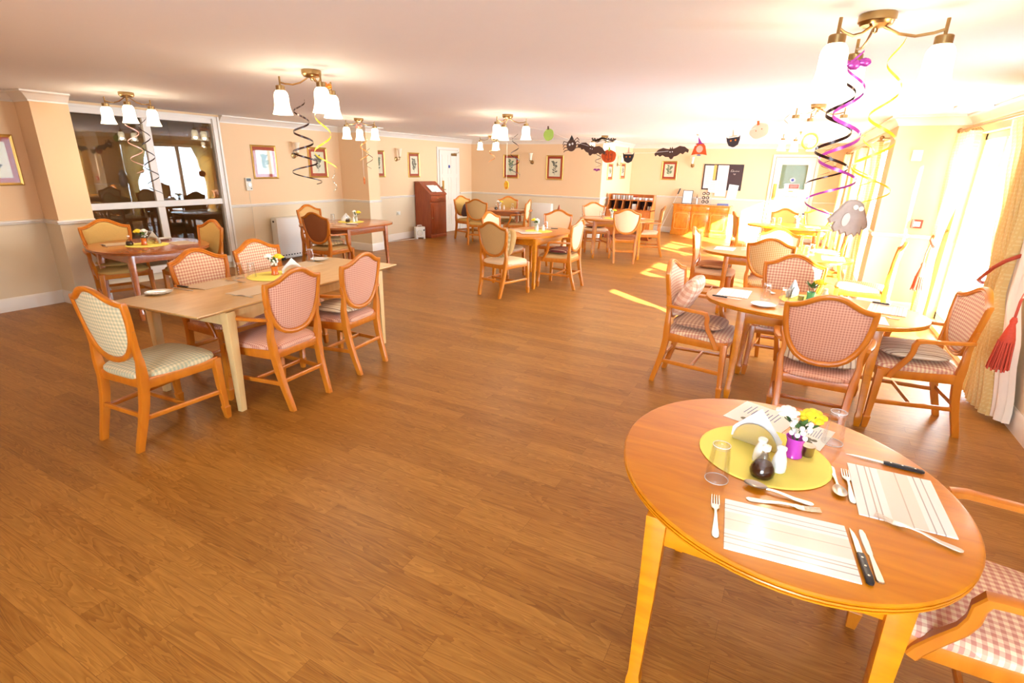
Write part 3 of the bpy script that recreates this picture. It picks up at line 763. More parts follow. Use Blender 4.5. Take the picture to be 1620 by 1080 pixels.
def make_spoon():
    t = thing('spoon', '', 'cutlery')
    obj('handle', outline_bar(MB(), HND, bend), 'steel', t)
    mb = MB(); rings = []
    for k in (1, .93, .75, .5, .25, .05):
        d = .009*(1-k*k)
        rings.append(mb.ring([(math.sin(2*PI*i/24)*.02*k*(1-.12*math.cos(2*PI*i/24)), .16-math.cos(2*PI*i/24)*.034*k, .0095-d) for i in range(24)]))
    mb.skin(rings, caps=False); mb.bm.faces.new(rings[-1]); obj('bowl', mb, 'steel', t)
    return t
spoons = Proto(make_spoon)
def make_knife():
    t = thing('table_knife', '', 'cutlery')
    obj('handle', outline_bar(MB(), [(0, .006), (.004, .0095), (.02, .0095), (.07, .0065), (.1, .005)], lambda y: .0005, .004), 'steel', t)
    obj('blade', outline_bar(MB(), [(.098, .0045), (.11, .008), (.16, .0095), (.195, .008), (.208, .004)], lambda y: .0012, .0015), 'steel', t)
    return t
knives = Proto(make_knife)
def make_steak():
    t = thing('steak_knife', '', 'cutlery')
    obj('blade', MB().prism([(-.007, .108), (.007, .108), (.0075, .17), (.004, .2), (-.004, .222)], .004, .0056, lambda u, v, d: (u, v, d)), 'steel', t, smooth=False)
    obj('handle', MB().bar([(0, 0, .0055), (0, .006, .006), (.001, .03, .006), (0, .06, .006), (0, .1, .0062), (0, .112, .006)], [.01, .017, .0185, .0165, .0175, .016], [.006, .010, .011, .011, .011, .009]), 'black_plastic', t)
    for y in (.025, .06, .092): obj('rivet', MB().lathe([(.003, 0), (.003, .0012), (.001, .0016)], 10, (0, y, .0108)), 'steel', t)
    return t
steaks = Proto(make_steak)
def lay(pr, a, b, L, label, group, z=TZ):
    """lay a piece of cutlery from handle end a towards tip b"""
    v = Vector((b[0]-a[0], b[1]-a[1])); m = Vector(((a[0]+b[0])/2, (a[1]+b[1])/2)); v.normalize(); s = m - v*L/2
    return pr((s.x, s.y, z), math.atan2(v.y, v.x)-PI/2, label, group)
def make_napkin():
    t = thing('napkin_holder', '', 'napkin holder')
    half = [(.075*math.cos(PI*k/16), .075*math.sin(PI*k/16)+.004) for k in range(17)]
    for s in (-1, 1): obj('side_plate', MB().prism(half, .018*s, .0195*s, lambda u, v, d: (u, d, v)), 'steel', t)
    obj('base', MB().box(-.075, -.02, 0, .075, .02, .004), 'steel', t)
    for k in range(3):
        a = -.012+.009*k
        mb = MB(); mb.grid(lambda i, j: (-.085+.17*i, a+.006*math.sin(3*i+k)+(.5-i)*.01, .005+(.13-.19*abs(i-.5))*j), 8, 5); obj('napkin', mb, 'paper', t)
    return t
napkins = Proto(make_napkin)
def make_shaker():
    t = thing('shaker', '', 'shaker')
    obj('body', MB().lathe([(.001, 0), (.02, 0), (.023, .004), (.0235, .02), (.021, .045), (.014, .066), (.0125, .074), (.014, .077)], 20), 'china', t)
    obj('cap', MB().lathe([(.014, .077), (.0155, .08), (.015, .086), (.008, .09), (.001, .091)], 20), 'china', t)
    return t
shakers = Proto(make_shaker)
def make_sauce():
    t = thing('sauce_bottle', '', 'bottle')
    obj('glass_body', MB().lathe([(.001, .001), (.03, .001), (.036, .008), (.038, .02), (.034, .036), (.022, .055), (.013, .07), (.011, .085), (.0135, .1), (.012, .1), (.0095, .086), (.0005, .0845)], 24), 'bottle_glass', t)
    obj('sauce_fill', MB().lathe([(.001, .003), (.029, .003), (.0345, .009), (.0365, .02), (.0325, .036), (.026, .047), (.001, .047)], 24), 'sauce', t)
    obj('stopper', MB().lathe([(.001, .09), (.012, .092), (.0145, .1), (.0135, .108), (.001, .111)], 20), 'china', t)
    return t
sauces = Proto(make_sauce)
def rose(mb, c, r, n=5):
    mb.blob(c, r*.55, 10, 6)
    for q in range(3):
        for k in range(n):
            a = 2*PI*k/n+q*.6; d = r*(.35+.22*q)
            mb.blob((c[0]+math.cos(a)*d, c[1]+math.sin(a)*d, c[2]+r*(.1-.15*q)), r*.42, 8, 5, (1, 1, .8-.1*q))
def leaf(mb, c, a, L, w, lift):
    d = Vector((math.cos(a), math.sin(a), lift)).normalized(); s = Vector((-math.sin(a), math.cos(a), 0))
    c = Vector(c); r = [mb.ring([c+d*L*u+s*w*v, c+d*L*u+Vector((0, 0, .002)), c+d*L*u-s*w*v, c+d*L*u-Vector((0, 0, .002))]) for u, v in ((0, .1), (.3, .8), (.6, .9), (1, .05))]
    mb.skin(r)
def make_flowers(vase, two=True, yellow=True, white=True):
    t = thing('flower_vase', '', 'flowers'); t.scale = (1.22, 1.22, 1.22)
    obj('vase', MB().lathe([(.001, 0), (.022, 0), (.025, .004), (.021, .02), (.021, .045), (.026, .06), (.024, .06), (.019, .045), (.001, .03)], 20), vase, t)
    st = MB()
    for p in ((.03, .015, .12), (-.03, .01, .125), (0, -.02, .1)): st.tube([(0, 0, .03), (p[0]*.4, p[1]*.4, .07), p], .0018, 6)
    obj('stems', st, 'leaf_green', t)
    if yellow:
        mb = MB(); rose(mb, (.034, .01, .125), .034); obj('yellow_rose', mb, 'petal_yellow', t)
    if white:
        mb = MB(); rose(mb, (-.03, .012, .132), .027); obj('white_rose', mb, 'petal_white', t)
        mb = MB()
        for k in range(16):
            a = k*2.4; mb.blob((.024*math.cos(a)-.002, -.018+.018*math.sin(a), .095+.022*math.sin(k*1.7)), .0075, 7, 5)
        obj('small_blossom', mb, 'petal_white', t)
    mb = MB()
    for k in range(9): leaf(mb, (.006*math.cos(k*2.4), .006*math.sin(k*2.4), .085+.004*(k % 3)), k*2.4, .05, .011, .3+.5*(k % 3))
    obj('leaves', mb, 'leaf_green', t)
    return t
vases = {k: Proto(lambda k=k, a=a: make_flowers(k, **a)) for k, a in (('vase_purple', {}), ('vase_orange', {}), ('vase_green', {'white': False}), ('vase_clear', {}))}
def make_jar_lid():
    o = obj('candle_pot', MB().lathe([(.001, 0), (.018, 0), (.02, .004), (.02, .03), (.022, .033), (.022, .038), (.001, .04)], 18), 'nickel'); return tag(o, '', 'pot')
pots = Proto(make_jar_lid)
def quad_sheet(name, pts, mat, z, label, cat, group=None, th=.0012):
    o = obj(name, MB().prism([(p[0], p[1]) for p in pts], z, z+th, lambda u, v, d: (u, v, d)), mat, None, False); return tag(o, label, cat, group)

GA = 'table settings on the near orange table'
mats((.122, 1.372, TZ), R(6), 'striped placemat at the front edge of the near orange table', 'placemats')
mats((.414, 1.745, TZ), R(-88), 'striped placemat at the right edge of the near orange table', 'placemats')
rounds((.04, 1.81, TZ), 0, 'round yellow woven mat in the middle of the near orange table', 'round yellow mats')
tumblers((-.082, 1.571, TZ), 0, 'upturned tumbler on the near orange table left of the yellow mat', 'tumblers')
tumblers((.255, 2.035, TZ), 0, 'upturned tumbler on the near orange table behind the placemat by the flowers', 'tumblers')
napkins((.01, 1.875, TZ+.006), R(-15), 'steel napkin holder with white napkins on the near orange table', 'napkin holders')
sauces((.042, 1.655, TZ+.006), 0, 'small glass bottle of dark sauce on the near yellow mat', 'sauce bottles')
shakers((.03, 1.745, TZ+.006), 0, 'white shaker half behind the dark sauce bottle on the near table', 'shakers')
shakers((.088, 1.715, TZ+.006), 0, 'white shaker right of the dark sauce bottle on the near table', 'shakers')
vases['vase_purple']((.128, 1.845, TZ+.006), R(20), 'purple vase of white and yellow flowers on the near orange table', 'flower vases')
pots((.172, 1.875, TZ+.006), 0, 'small grey pot right of the purple vase')
def menu(name, pts, label, ink=True):
    t = thing(name, label, 'leaflet', (0, 0, TZ))
    obj('sheet', MB().prism(pts, 0, .0015, lambda u, v, d: (u, v, d)), 'paper', t, False)
    P = [Vector(p) for p in pts]; mb = MB()
    at = lambda u, v: P[0]*(1-u)*(1-v)+P[1]*u*(1-v)+P[2]*u*v+P[3]*(1-u)*v
    for k in range(9):
        v0 = .18+.07*k; a, b, c, d = at(.45, v0), at(.45+.35+.1*math.sin(k*2), v0), at(.45+.35+.1*math.sin(k*2), v0+.018), at(.45, v0+.018)
        mb.prism([tuple(a), tuple(b), tuple(c), tuple(d)], .0015, .0018, lambda u, v, d: (u, v, d))
    obj('printed_lines', mb, 'slate_blue', t, False)
    mb = MB()
    for u, v, r in ((.2, .3, .012), (.26, .5, .018), (.16, .62, .01), (.3, .7, .011), (.22, .42, .014)):
        c = at(u, v); mb.lathe([(.0005, .0015), (r, .0015), (r*.9, .002), (.0005, .002)], 9, (c.x, c.y, 0))
    obj('printed_picture', mb, 'print_ink', t, False)
    return t
menu('menu_leaflet', [(-.122, 2.06), (-.05, 2.26), (.15, 2.19), (.08, 1.99)], 'white printed leaflet left of the flowers on the near table')
menu('menu_leaflet', [(.11, 2.0), (.14, 2.17), (.27, 2.13), (.215, 1.94)], 'white printed leaflet under the tumbler right of the flowers')
GC = 'cutlery on the near orange table'
lay(forks, (-.041, 1.25), (-.075, 1.496), .2, 'fork lying left of the front placemat', GC)
lay(steaks, (.307, 1.264), (.277, 1.513), .222, 'black handled steak knife lying right of the front placemat', GC)
lay(knives, (.332, 1.272), (.3, 1.538), .208, 'plain steel table knife right of the front placemat', GC)
lay(steaks, (.525, 1.948), (.282, 1.962), .222, 'black handled steak knife along the back edge of the right placemat', GC)
lay(forks, (.296, 1.618), (.282, 1.861), .2, 'fork standing along the left edge of the right placemat', GC, )
lay(spoons, (.245, 1.835), (.263, 1.66), .194, 'spoon lying between the yellow mat and the right placemat', GC)
lay(forks, (.53, 1.532), (.344, 1.6), .2, 'fork lying across the near corner of the right placemat', GC, TZ+.005)
lay(spoons, (.186, 1.565), (.0, 1.585), .194, 'spoon lying behind the front placemat', GC, TZ+.004)
lay(forks, (.01, 1.505), (.21, 1.548), .2, 'fork lying between the spoon and the front placemat', GC)

# pale table
rounds((-3.84, 2.9, TZ), 0, 'round yellow mat in the middle of the pale table', 'round yellow mats')
plates((-3.985, 2.04, TZ), 0, 'white side plate on the near end of the pale table', 'side plates')
plates((-4.13, 3.66, TZ), 0, 'white side plate on the far end of the pale table', 'side plates')
dmats((-3.95, 2.42, TZ), R(96), 'beige placemat before the nearer lattice chair on the pale table', 'placemats')
dmats((-3.5, 2.45, TZ), R(96), 'beige placemat before the rose backed armchair on the pale table', 'placemats')
dmats((-4.05, 3.38, TZ), R(96), 'beige placemat at the far end of the pale table', 'placemats')
tumblers((-4.0, 2.70, TZ), 0, 'upturned tumbler on the pale table, left of the pair', 'tumblers')
tumblers((-3.93, 2.76, TZ), 0, 'upturned tumbler on the pale table, right of the pair', 'tumblers')
tumblers((-4.12, 3.55, TZ), 0, 'upturned tumbler beside the far plate on the pale table', 'tumblers')
vases['vase_orange']((-3.86, 2.93, TZ+.006), R(60), 'orange vase of yellow and white roses on the pale table', 'flower vases')
napkins((-3.78, 3.05, TZ+.006), R(60), 'napkin holder with white napkins on the pale table', 'napkin holders')
lay(knives, (-4.08, 2.2), (-3.87, 2.22), .208, 'table knife left of the placemat on the pale table', 'cutlery on the pale table')
lay(steaks, (-4.1, 2.25), (-3.9, 2.27), .222, 'black handled knife left of the placemat on the pale table', 'cutlery on the pale table')
lay(forks, (-3.8, 2.6), (-3.98, 2.56), .2, 'fork on the right of the placemat on the pale table', 'cutlery on the pale table', TZ+.005)
lay(forks, (-3.36, 2.32), (-3.5, 2.3), .2, 'fork at the near edge of the rose chair placemat', 'cutlery on the pale table')
# internal window table
rounds((-6.42, 3.27, TZ), 0, 'round yellow mat on the table under the internal window', 'round yellow mats')
vases['vase_orange']((-6.42, 3.24, TZ+.006), R(200), 'vase of yellow flowers on the internal window table', 'flower vases')
napkins((-6.44, 3.36, TZ+.006), R(20), 'napkin holder on the table under the internal window', 'napkin holders')
sauces((-6.5, 3.13, TZ+.006), 0, 'dark sauce bottle on the internal window table', 'sauce bottles')
dmats((-6.72, 3.12, TZ), R(75), 'placemat before the gold armchair on the internal window table', 'placemats')
dmats((-6.28, 3.57, TZ), R(-5), 'placemat at the right end of the internal window table', 'placemats')
plates((-6.72, 3.62, TZ), 0, 'side plate at the back of the internal window table', 'side plates')
tumblers((-6.6, 3.42, TZ), 0, 'tumbler behind the napkin holder under the internal window', 'tumblers')
lay(steaks, (-6.75, 2.98), (-6.58, 2.94), .222, 'black handled knife on the left of the internal window table', 'cutlery on the internal window table', TZ+.001)
# heater table
rounds((-6.5, 6.5, TZ), 0, 'round yellow mat on the rounded table by the heater', 'round yellow mats')
sauces((-6.45, 6.38, TZ+.006), 0, 'dark sauce bottle on the table by the heater', 'sauce bottles')
shakers((-6.39, 6.45, TZ+.006), 0, 'white shaker on the table by the heater', 'shakers')
vases['vase_clear']((-6.44, 6.56, TZ+.006), R(10), 'vase of white and yellow flowers on the table by the heater', 'flower vases')
napkins((-6.6, 6.5, TZ+.006), R(40), 'napkin holder on the table by the heater', 'napkin holders')
tumblers((-6.72, 6.32, TZ), 0, 'upturned tumbler on the table by the heater', 'tumblers')
dmats((-6.68, 6.06, TZ), R(0), 'placemat on the wall side of the table by the heater', 'placemats')
dmats((-6.14, 6.0, TZ), R(0), 'placemat before the brown backed armchair', 'placemats')
plates((-6.2, 6.22, TZ), 0, 'side plate on the near edge of the table by the heater', 'side plates')
# panelled door table
vases['vase_clear']((-6.08, 10.78, TZ), R(50), 'vase of white flowers on the table by the panelled door', 'flower vases')
sauces((-6.02, 10.5, TZ), 0, 'dark sauce bottle on the table by the panelled door', 'sauce bottles')
shakers((-5.95, 10.56, TZ), 0, 'white shaker on the table by the panelled door, left of two', 'shakers')
shakers((-5.88, 10.62, TZ), 0, 'white shaker on the table by the panelled door, right of two', 'shakers')
tumblers((-5.76, 10.8, TZ), 0, 'tumbler on the table by the panelled door', 'tumblers')
dmats((-5.6, 10.72, TZ), R(10), 'placemat before the peach armchair by the wall heater', 'placemats')
# middle table
rounds((-3.42, 7.28, TZ), 0, 'round yellow mat on the middle table', 'round yellow mats')
vases['vase_clear']((-3.5, 7.36, TZ+.006), R(150), 'vase with a cream rose on the middle table', 'flower vases')
shakers((-3.43, 7.25, TZ+.006), 0, 'white shaker on the middle table, left of two', 'shakers')
shakers((-3.36, 7.32, TZ+.006), 0, 'white shaker on the middle table, right of two', 'shakers')
tumblers((-3.4, 7.5, TZ+.006), 0, 'tumbler behind the shakers on the middle table', 'tumblers')
mats((-3.42, 6.98, TZ+.006), R(40), 'pale placemat on the yellow mat of the middle table', 'placemats')
dmats((-3.72, 7.15, TZ), R(80), 'placemat at the left of the middle table', 'placemats')
dmats((-3.5, 7.75, TZ), R(0), 'placemat with knife at the far end of the middle table', 'placemats')
lay(steaks, (-3.28, 7.7), (-3.5, 7.66), .222, 'black handled knife at the far end of the middle table', 'cutlery on the middle table', TZ+.005)
# pigeonhole table
rounds((-3.15, 10.15, TZ), 0, 'yellow mat on the table before the pigeonhole unit', 'round yellow mats')
vases['vase_clear']((-3.2, 10.18, TZ+.006), R(0), 'vase of yellow and white flowers before the pigeonhole unit', 'flower vases')
sauces((-3.1, 10.1, TZ+.006), 0, 'dark sauce bottle before the pigeonhole unit', 'sauce bottles')
shakers((-3.05, 10.2, TZ+.006), 0, 'white shaker before the pigeonhole unit', 'shakers')
tumblers((-3.32, 10.0, TZ), 0, 'tumbler on the table before the pigeonhole unit', 'tumblers')
tumblers((-3.45, 10.25, TZ), 0, 'tumbler at the left of the table before the pigeonhole unit', 'tumblers')
plates((-2.66, 10.36, TZ), 0, 'white plate at the right end of the table before the pigeonhole unit', 'side plates')
dmats((-3.52, 9.98, TZ), R(20), 'placemat at the left end of the table before the pigeonhole unit', 'placemats')
# sunlit table
mats((-.72, 7.08, TZ), R(90), 'placemat at the left end of the sunlit table', 'placemats')
mats((.46, 7.0, TZ), R(90), 'placemat at the right end of the sunlit table', 'placemats')
tumblers((-.42, 7.22, TZ), 0, 'tumbler at the left of the sunlit table', 'tumblers')
tumblers((-.5, 7.12, TZ), 0, 'tumbler next to the left placemat of the sunlit table', 'tumblers')
tumblers((.24, 7.18, TZ), 0, 'tumbler at the right of the sunlit table', 'tumblers')
tumblers((.18, 7.02, TZ), 0, 'tumbler in front at the right of the sunlit table', 'tumblers')
# right table
mats((-.33, 4.45, TZ), R(88), 'placemat with printed sheet at the left end of the right table', 'placemats')
plates((-.1, 4.12, TZ), 0, 'white side plate at the front edge of the right table', 'side plates')
tumblers((-.1, 4.34, TZ), 0, 'upturned tumbler behind the side plate of the right table', 'tumblers')
tumblers((.03, 4.24, TZ), 0, 'upturned tumbler right of the side plate on the right table', 'tumblers')
rounds((.2, 4.48, TZ), 0, 'yellow mat on the right table', 'round yellow mats')
vases['vase_green']((.2, 4.44, TZ+.006), R(0), 'green vase with one yellow rose on the right table', 'flower vases')
pots((.14, 4.44, TZ+.006), 0, 'small grey pot left of the green vase on the right table')
napkins((.08, 4.56, TZ+.006), R(70), 'napkin holder on the right table', 'napkin holders')
shakers((.3, 4.56, TZ+.006), 0, 'white shaker right of the green vase', 'shakers')
mats((.7, 4.5, TZ), R(80), 'placemat at the window end of the right table', 'placemats')
mats((.5, 4.12, TZ), R(0), 'placemat before the big rose backed armchair', 'placemats')
lay(steaks, (-.42, 4.22), (-.3, 4.2), .222, 'black handled knife at the left end of the right table', 'cutlery on the right table', TZ+.005)
lay(forks, (.55, 4.3), (.74, 4.22), .2, 'fork at the window end of the right table', 'cutlery on the right table')
lay(steaks, (.62, 4.68), (.84, 4.62), .222, 'black handled knife at the back of the window end placemat', 'cutlery on the right table', TZ+.005)
lay(spoons, (-.1, 4.75), (-.05, 4.56), .194, 'spoon lying behind the tumblers on the right table', 'cutlery on the right table')
# far table
tumblers((-.35, 11.0, TZ), 0, 'tumbler at the left of the far table', 'tumblers')
tumblers((-.25, 11.12, TZ), 0, 'tumbler behind at the left of the far table', 'tumblers')
vases['vase_clear']((.05, 11.1, TZ), 0, 'vase on the far sun bleached table', 'flower vases')
mats((.3, 10.95, TZ), R(95), 'placemat at the right end of the far table', 'placemats')
quad_sheet('paper_pile', [(.12, 13.55), (.45, 13.55), (.45, 13.8), (.12, 13.8)], 'paper', .7605, 'pile of white papers on the small corner desk', 'papers', None, .02)
o = obj('ring_binder', MB().box(-.17, -.12, 0, .17, .12, .035, .004), 'black_plastic'); tag(o, 'dark binder on the papers of the corner desk', 'binder'); place(o, (.28, 13.67, .7815), R(4))

# ------------------------------------------------------------------ cushions
def cushion(name, w, d, h, mat, label, loc, rz=0, rx=0, ry=0, uvf=xy, e=3.4):
    mb = MB(); rings = []
    prof = [(-1, .86), (-.85, .95), (-.4, .995), (0, 1.0), (.4, .995), (.85, .95), (1, .86)]
    def rg(k, z):
        pts = []
        for i in range(40):
            a = 2*PI*i/40; c, s = math.cos(a), math.sin(a)
            pts.append((w/2*k*math.copysign(abs(c)**(2/e), c), d/2*k*math.copysign(abs(s)**(2/e), s), z))
        return mb.ring(pts)
    for k, z in ((.2, -.5), (.6, -.46), (.85, -.33), (.97, -.12), (1, 0), (.97, .12), (.85, .33), (.6, .46), (.2, .5)): rings.append(rg(k, z*h))
    mb.skin(rings); o = obj(name, mb, mat, None, uv=uvf); o.location = loc; o.rotation_euler = (rx, ry, rz); return tag(o, label, 'cushion')
cushion('seat_cushion', .42, .4, .06, 'cushion_check', 'checked seat pad on the armchair left of the right table', (-.53, 4.27, .53), R(-94))
cushion('pillow', .4, .36, .13, 'cushion_pale', 'checked pillow leaning on the back of the left armchair at the right table', (-.66, 4.3, .72), R(-94), R(64))
cushion('seat_cushion', .44, .42, .06, 'cushion_stripe', 'brown striped seat cushion on the armchair beside the curtain', (.86, 4.33, .535), R(97))
cushion('seat_cushion', .46, .36, .06, 'cushion_stripe', 'patterned seat cushion on the big rose backed armchair', (.3, 3.82, .532), R(-2))
cushion('seat_cushion', .4, .36, .08, 'cushion_rib', 'ribbed orange cushion on the side on chair of the sunlit table', (-.82, 7.09, .54), 0)
cushion('seat_cushion', .4, .36, .07, 'cushion_maroon', 'maroon striped cushion on the armchair at the right of the middle table', (-2.94, 7.09, .535), R(91))
cushion('pillow', .36, .4, .08, 'cushion_leaf', 'upright patterned cushion against the chair back at the middle table', (-3.44, 6.1, .715), R(-10), R(78), 0)
cushion('pillow', .36, .38, .08, 'fabric_tan', 'plain tan cushion leaning in front of the patterned one at the middle table', (-3.425, 6.22, .7), R(-10), R(70), 0)
cushion('pillow', .34, .34, .1, 'fabric_dark', 'dark cushion on the chair nearest the panelled door', (-6.85, 10.6, .69), R(-105), R(70), 0)
cushion('seat_cushion', .42, .4, .06, 'cushion_stripe', 'striped seat cushion on the far corner armchair of the pale table', (-3.28, 3.11, .532), R(96))
cushion('seat_cushion', .42, .4, .06, 'cushion_leaf', 'striped fawn cushion on the brown backed armchair by the heater', (-6.17, 5.66, .532), R(5))
cushion('seat_cushion', .42, .4, .05, 'fabric_gold', 'gold seat cushion on the armchair under the internal window', (-6.86, 3.15, .528), R(-102))
cushion('seat_cushion', .42, .4, .06, 'plastic_white', 'round white cushion on the chair under the grey ghost', (.48, 9.35, .532), 0, e=2)
cushion('seat_cushion', .42, .4, .05, 'fabric_brown', 'brown cushion on the peach chair left of the pigeonhole table', (-3.72, 10.72, .528), R(-148))

# ------------------------------------------------------------------ ceiling lights
def bell(j): return .034+.018*min(1, j*5)**.5+.004*j+.018*max(0, (j-.55)/.45)**1.6
def make_light(angles, ang0):
    t = thing('ceiling_light', '', 'ceiling light')
    obj('canopy', MB().lathe([(.001, 0), (.07, 0), (.072, -.004), (.072, -.03), (.066, -.034), (.06, -.045), (.03, -.052), (.012, -.056), (.01, -.07), (.001, -.074)], 28), 'brass', t)
    for a in angles:
        c, s = math.cos(R(a)), math.sin(R(a)); r = .25
        pth = [(c*.03, s*.03, -.05), (c*.09, s*.09, -.085), (c*.15, s*.15, -.1), (c*.21, s*.21, -.095), (c*r, s*r, -.085)]
        arm = obj('arm', MB().tube(pth, .006, 8), 'brass', t)
        obj('finial', MB().tube([(c*r, s*r, -.045), (c*r, s*r, -.115)], .007, 8), 'brass', arm)
        obj('lamp_holder', MB().lathe([(.001, -.108), (.03, -.108), (.033, -.112), (.033, -.143), (.001, -.145)], 18, (c*r, s*r, 0)), 'brass', arm)
        sh = obj('lamp_shade', MB().grid(lambda i, j: (bell(j)*math.cos(2*PI*i)+c*r, bell(j)*math.sin(2*PI*i)+s*r, -.142-.17*j), 24, 12), 'lamp_glass', t)
        obj('light_bulb', MB().blob((c*r, s*r, -.22), .028, 12, 8, (1, 1, 1.3)), 'bulb', t)
    return t
LP = [('canopy light nearest us at the top right, hung with purple and yellow swirls', .167, 2.996, (236, -8, 100)),
      ('three arm ceiling light above the pale table', -3.397, 3.109, (206, 104, 331)),
      ('three arm ceiling light in front of the internal window', -6.434, 3.367, (206, 331, 98)),
      ('three arm ceiling light above the storage heater table', -6.2, 6.523, (265, 133, 20)),
      ('three arm ceiling light at the left end of the paper garland', -3.61, 6.585, (265, 130, 28)),
      ('three arm ceiling light above the table by the panelled door', -6.437, 10.972, (206, 331, 100)),
      ('three arm ceiling light wrapped in black tinsel above the pigeonhole table', -3.832, 11.268, (206, 331, 100)),
      ('three arm ceiling light above the sunlit table with a lime ring', .018, 6.466, (222, 102, -22)),
      ('farthest three arm ceiling light before the kitchen door', -.182, 10.533, (206, 331, 100))]
LAMPS = []
for lab, x, y, an in LP:
    o = make_light(an, 0); o.location = (x, y, CZ); o['label'] = lab; o['group'] = 'ceiling lights'
    for a in an: LAMPS.append((x+.25*math.cos(R(a)), y+.25*math.sin(R(a)), CZ-.27))
# no lamps behind the camera; added glazed doors there light the near part

# ------------------------------------------------------------------ hanging swirls
def swirl(mat, label, x, y, z0, z1, r0, r1, turns, w=.03, ph=0, tip=None, name='hanging_swirl'):
    mb = MB(); n = int(turns*22); L = []
    for i in range(n+1):
        u = i/n; a = ph+2*PI*turns*u; r = r0+(r1-r0)*u; z = z0+(z1-z0)*u
        ww = w*.55*(.3+.7*math.sin(PI*min(1, .15+u*.8)))
        L.append((Vector((x+r*math.cos(a), y+r*math.sin(a), z)), ww))
    up = [mb.bm.verts.new(p+Vector((0, 0, q/2))) for p, q in L]; dn = [mb.bm.verts.new(p-Vector((0, 0, q/2))) for p, q in L]
    for i in range(n): mb.bm.faces.new((up[i], up[i+1], dn[i+1], dn[i]))
    o = obj(name, mb, mat); tag(o, label, 'hanging decoration', 'hanging swirls'); return o
swirl('foil_purple', 'long purple swirl hanging from the nearest light', .13, 3.0, 2.2, 1.5, .03, .11, 3.6, .03, 1.0)
swirl('foil_black', 'dark brown swirl twisting with the purple one at the nearest light', .1, 3.05, 2.12, 1.62, .04, .09, 3.1, .03, 2.6)
swirl('foil_yellow', 'long yellow swirl hanging from the nearest light', .27, 3.0, 2.24, 1.55, .02, .1, 3.2, .025, .3)
swirl('foil_black', 'black swirl hanging from the light above the pale table', -3.66, 3.2, 2.15, 1.5, .04, .12, 4.2, .03, .5)
swirl('foil_yellow', 'yellow swirl hanging from the light above the pale table', -3.43, 3.2, 2.1, 1.62, .04, .09, 1.8, .03, 2.2)
swirl('nickel', 'thin silver twist at the foot of the yellow swirl over the pale table', -3.4, 3.25, 1.62, 1.45, .01, .02, 1.5, .015, 0)
swirl('foil_pink', 'pinkish swirl hanging before the left half of the internal window', -6.52, 3.4, 2.15, 1.52, .05, .07, 3.5, .02, 0)
swirl('foil_black', 'black swirl hanging before the mullion of the internal window', -6.33, 3.42, 2.1, 1.3, .04, .07, 4, .025, 1)
swirl('foil_orange', 'orange and white swirl hanging from the light over the heater table', -6.1, 6.5, 2.05, 1.7, .05, .07, 1.7, .025, 0)
swirl('foil_black', 'short dark swirl under the light over the heater table', -6.05, 6.55, 1.9, 1.6, .04, .06, 1.6, .02, 2)
swirl('foil_orange', 'orange swirl hanging at the left of the light by the panelled door', -6.25, 10.7, 2.1, 1.75, .05, .08, 1.6, .03, 0)
swirl('foil_black', 'black swirl hanging in the gap before the first back wall picture', -3.55, 6.7, 2.1, 1.55, .04, .08, 3, .025, 1)
swirl('foil_black', 'small dark swirl under the spider of the garland light', -3.85, 11.0, 2.05, 1.7, .04, .08, 2.4, .025, 0)
swirl('foil_pink', 'pink curl at the left shade of the light above the sunlit table', -.24, 6.3, 2.25, 2.1, .02, .03, 1.2, .02, 0)
swirl('foil_black', 'thin dark swirl hanging at the right of the far light', .3, 10.5, 2.1, 1.6, .05, .1, 2.6, .02, 0)
swirl('foil_yellow', 'yellow swirl hanging at the right before the far curtains', .52, 6.6, 2.05, 1.55, .05, .12, 1.9, .03, 2.4)
t = thing('lime_ring', 'lime green ring hanging under the light above the sunlit table', 'hanging decoration', (0, 6.3, 1.98), R(15), 'hanging swirls'); obj('cord', MB().tube([(0, 0, .07), (0, .04, .3)], .0015, 5), 'paper', t)
obj('ring', MB().tube([(.07*math.cos(2*PI*k/24), 0, .07*math.sin(2*PI*k/24)) for k in range(24)], .012, 8, loop=True), 'foil_lime', t)
o = obj('tinsel_garland', MB().tube([(-3.832+.26*math.cos(a/20*2*PI*1.5)*(.4+.6*a/40), 11.2+.26*math.sin(a/20*2*PI*1.5)*(.4+.6*a/40), CZ-.09+.03*math.sin(a*1.9)) for a in range(41)], .018, 5), 'foil_black'); tag(o, 'black tinsel wound round the light above the pigeonhole table', 'tinsel')
o = obj('bow', MB().blob((0, 0, 0), .03, 10, 6, (1, .5, .8)).blob((.045, 0, .01), .028, 10, 6, (1, .5, .7)).blob((-.045, 0, .005), .028, 10, 6, (1, .5, .7)), 'foil_purple'); tag(o, 'shiny purple bow on the nearest light', 'bow'); place(o, (.12, 3.12, 2.16), R(20))
o = obj('ribbon_bow', MB().blob((0, 0, 0), .03, 10, 6, (1.2, .6, .8)).blob((.05, .02, -.01), .03, 10, 6, (1, .6, .7)), 'foil_orange'); tag(o, 'orange ribbon bow under the canopy of the light above the pale table', 'bow'); place(o, (-3.36, 3.2, 2.24), R(-30))
o = obj('paper_bow', MB().blob((0, 0, 0), .045, 10, 6, (1.2, .7, .7)).blob((.08, .02, .0), .035, 10, 6, (1, .6, .7)).blob((-.08, 0, -.01), .035, 10, 6, (1, .6, .7)), 'foil_pink'); tag(o, 'pink ribbon bow under the canopy of the light over the heater table', 'bow'); place(o, (-6.2, 6.5, 2.22), R(-30))
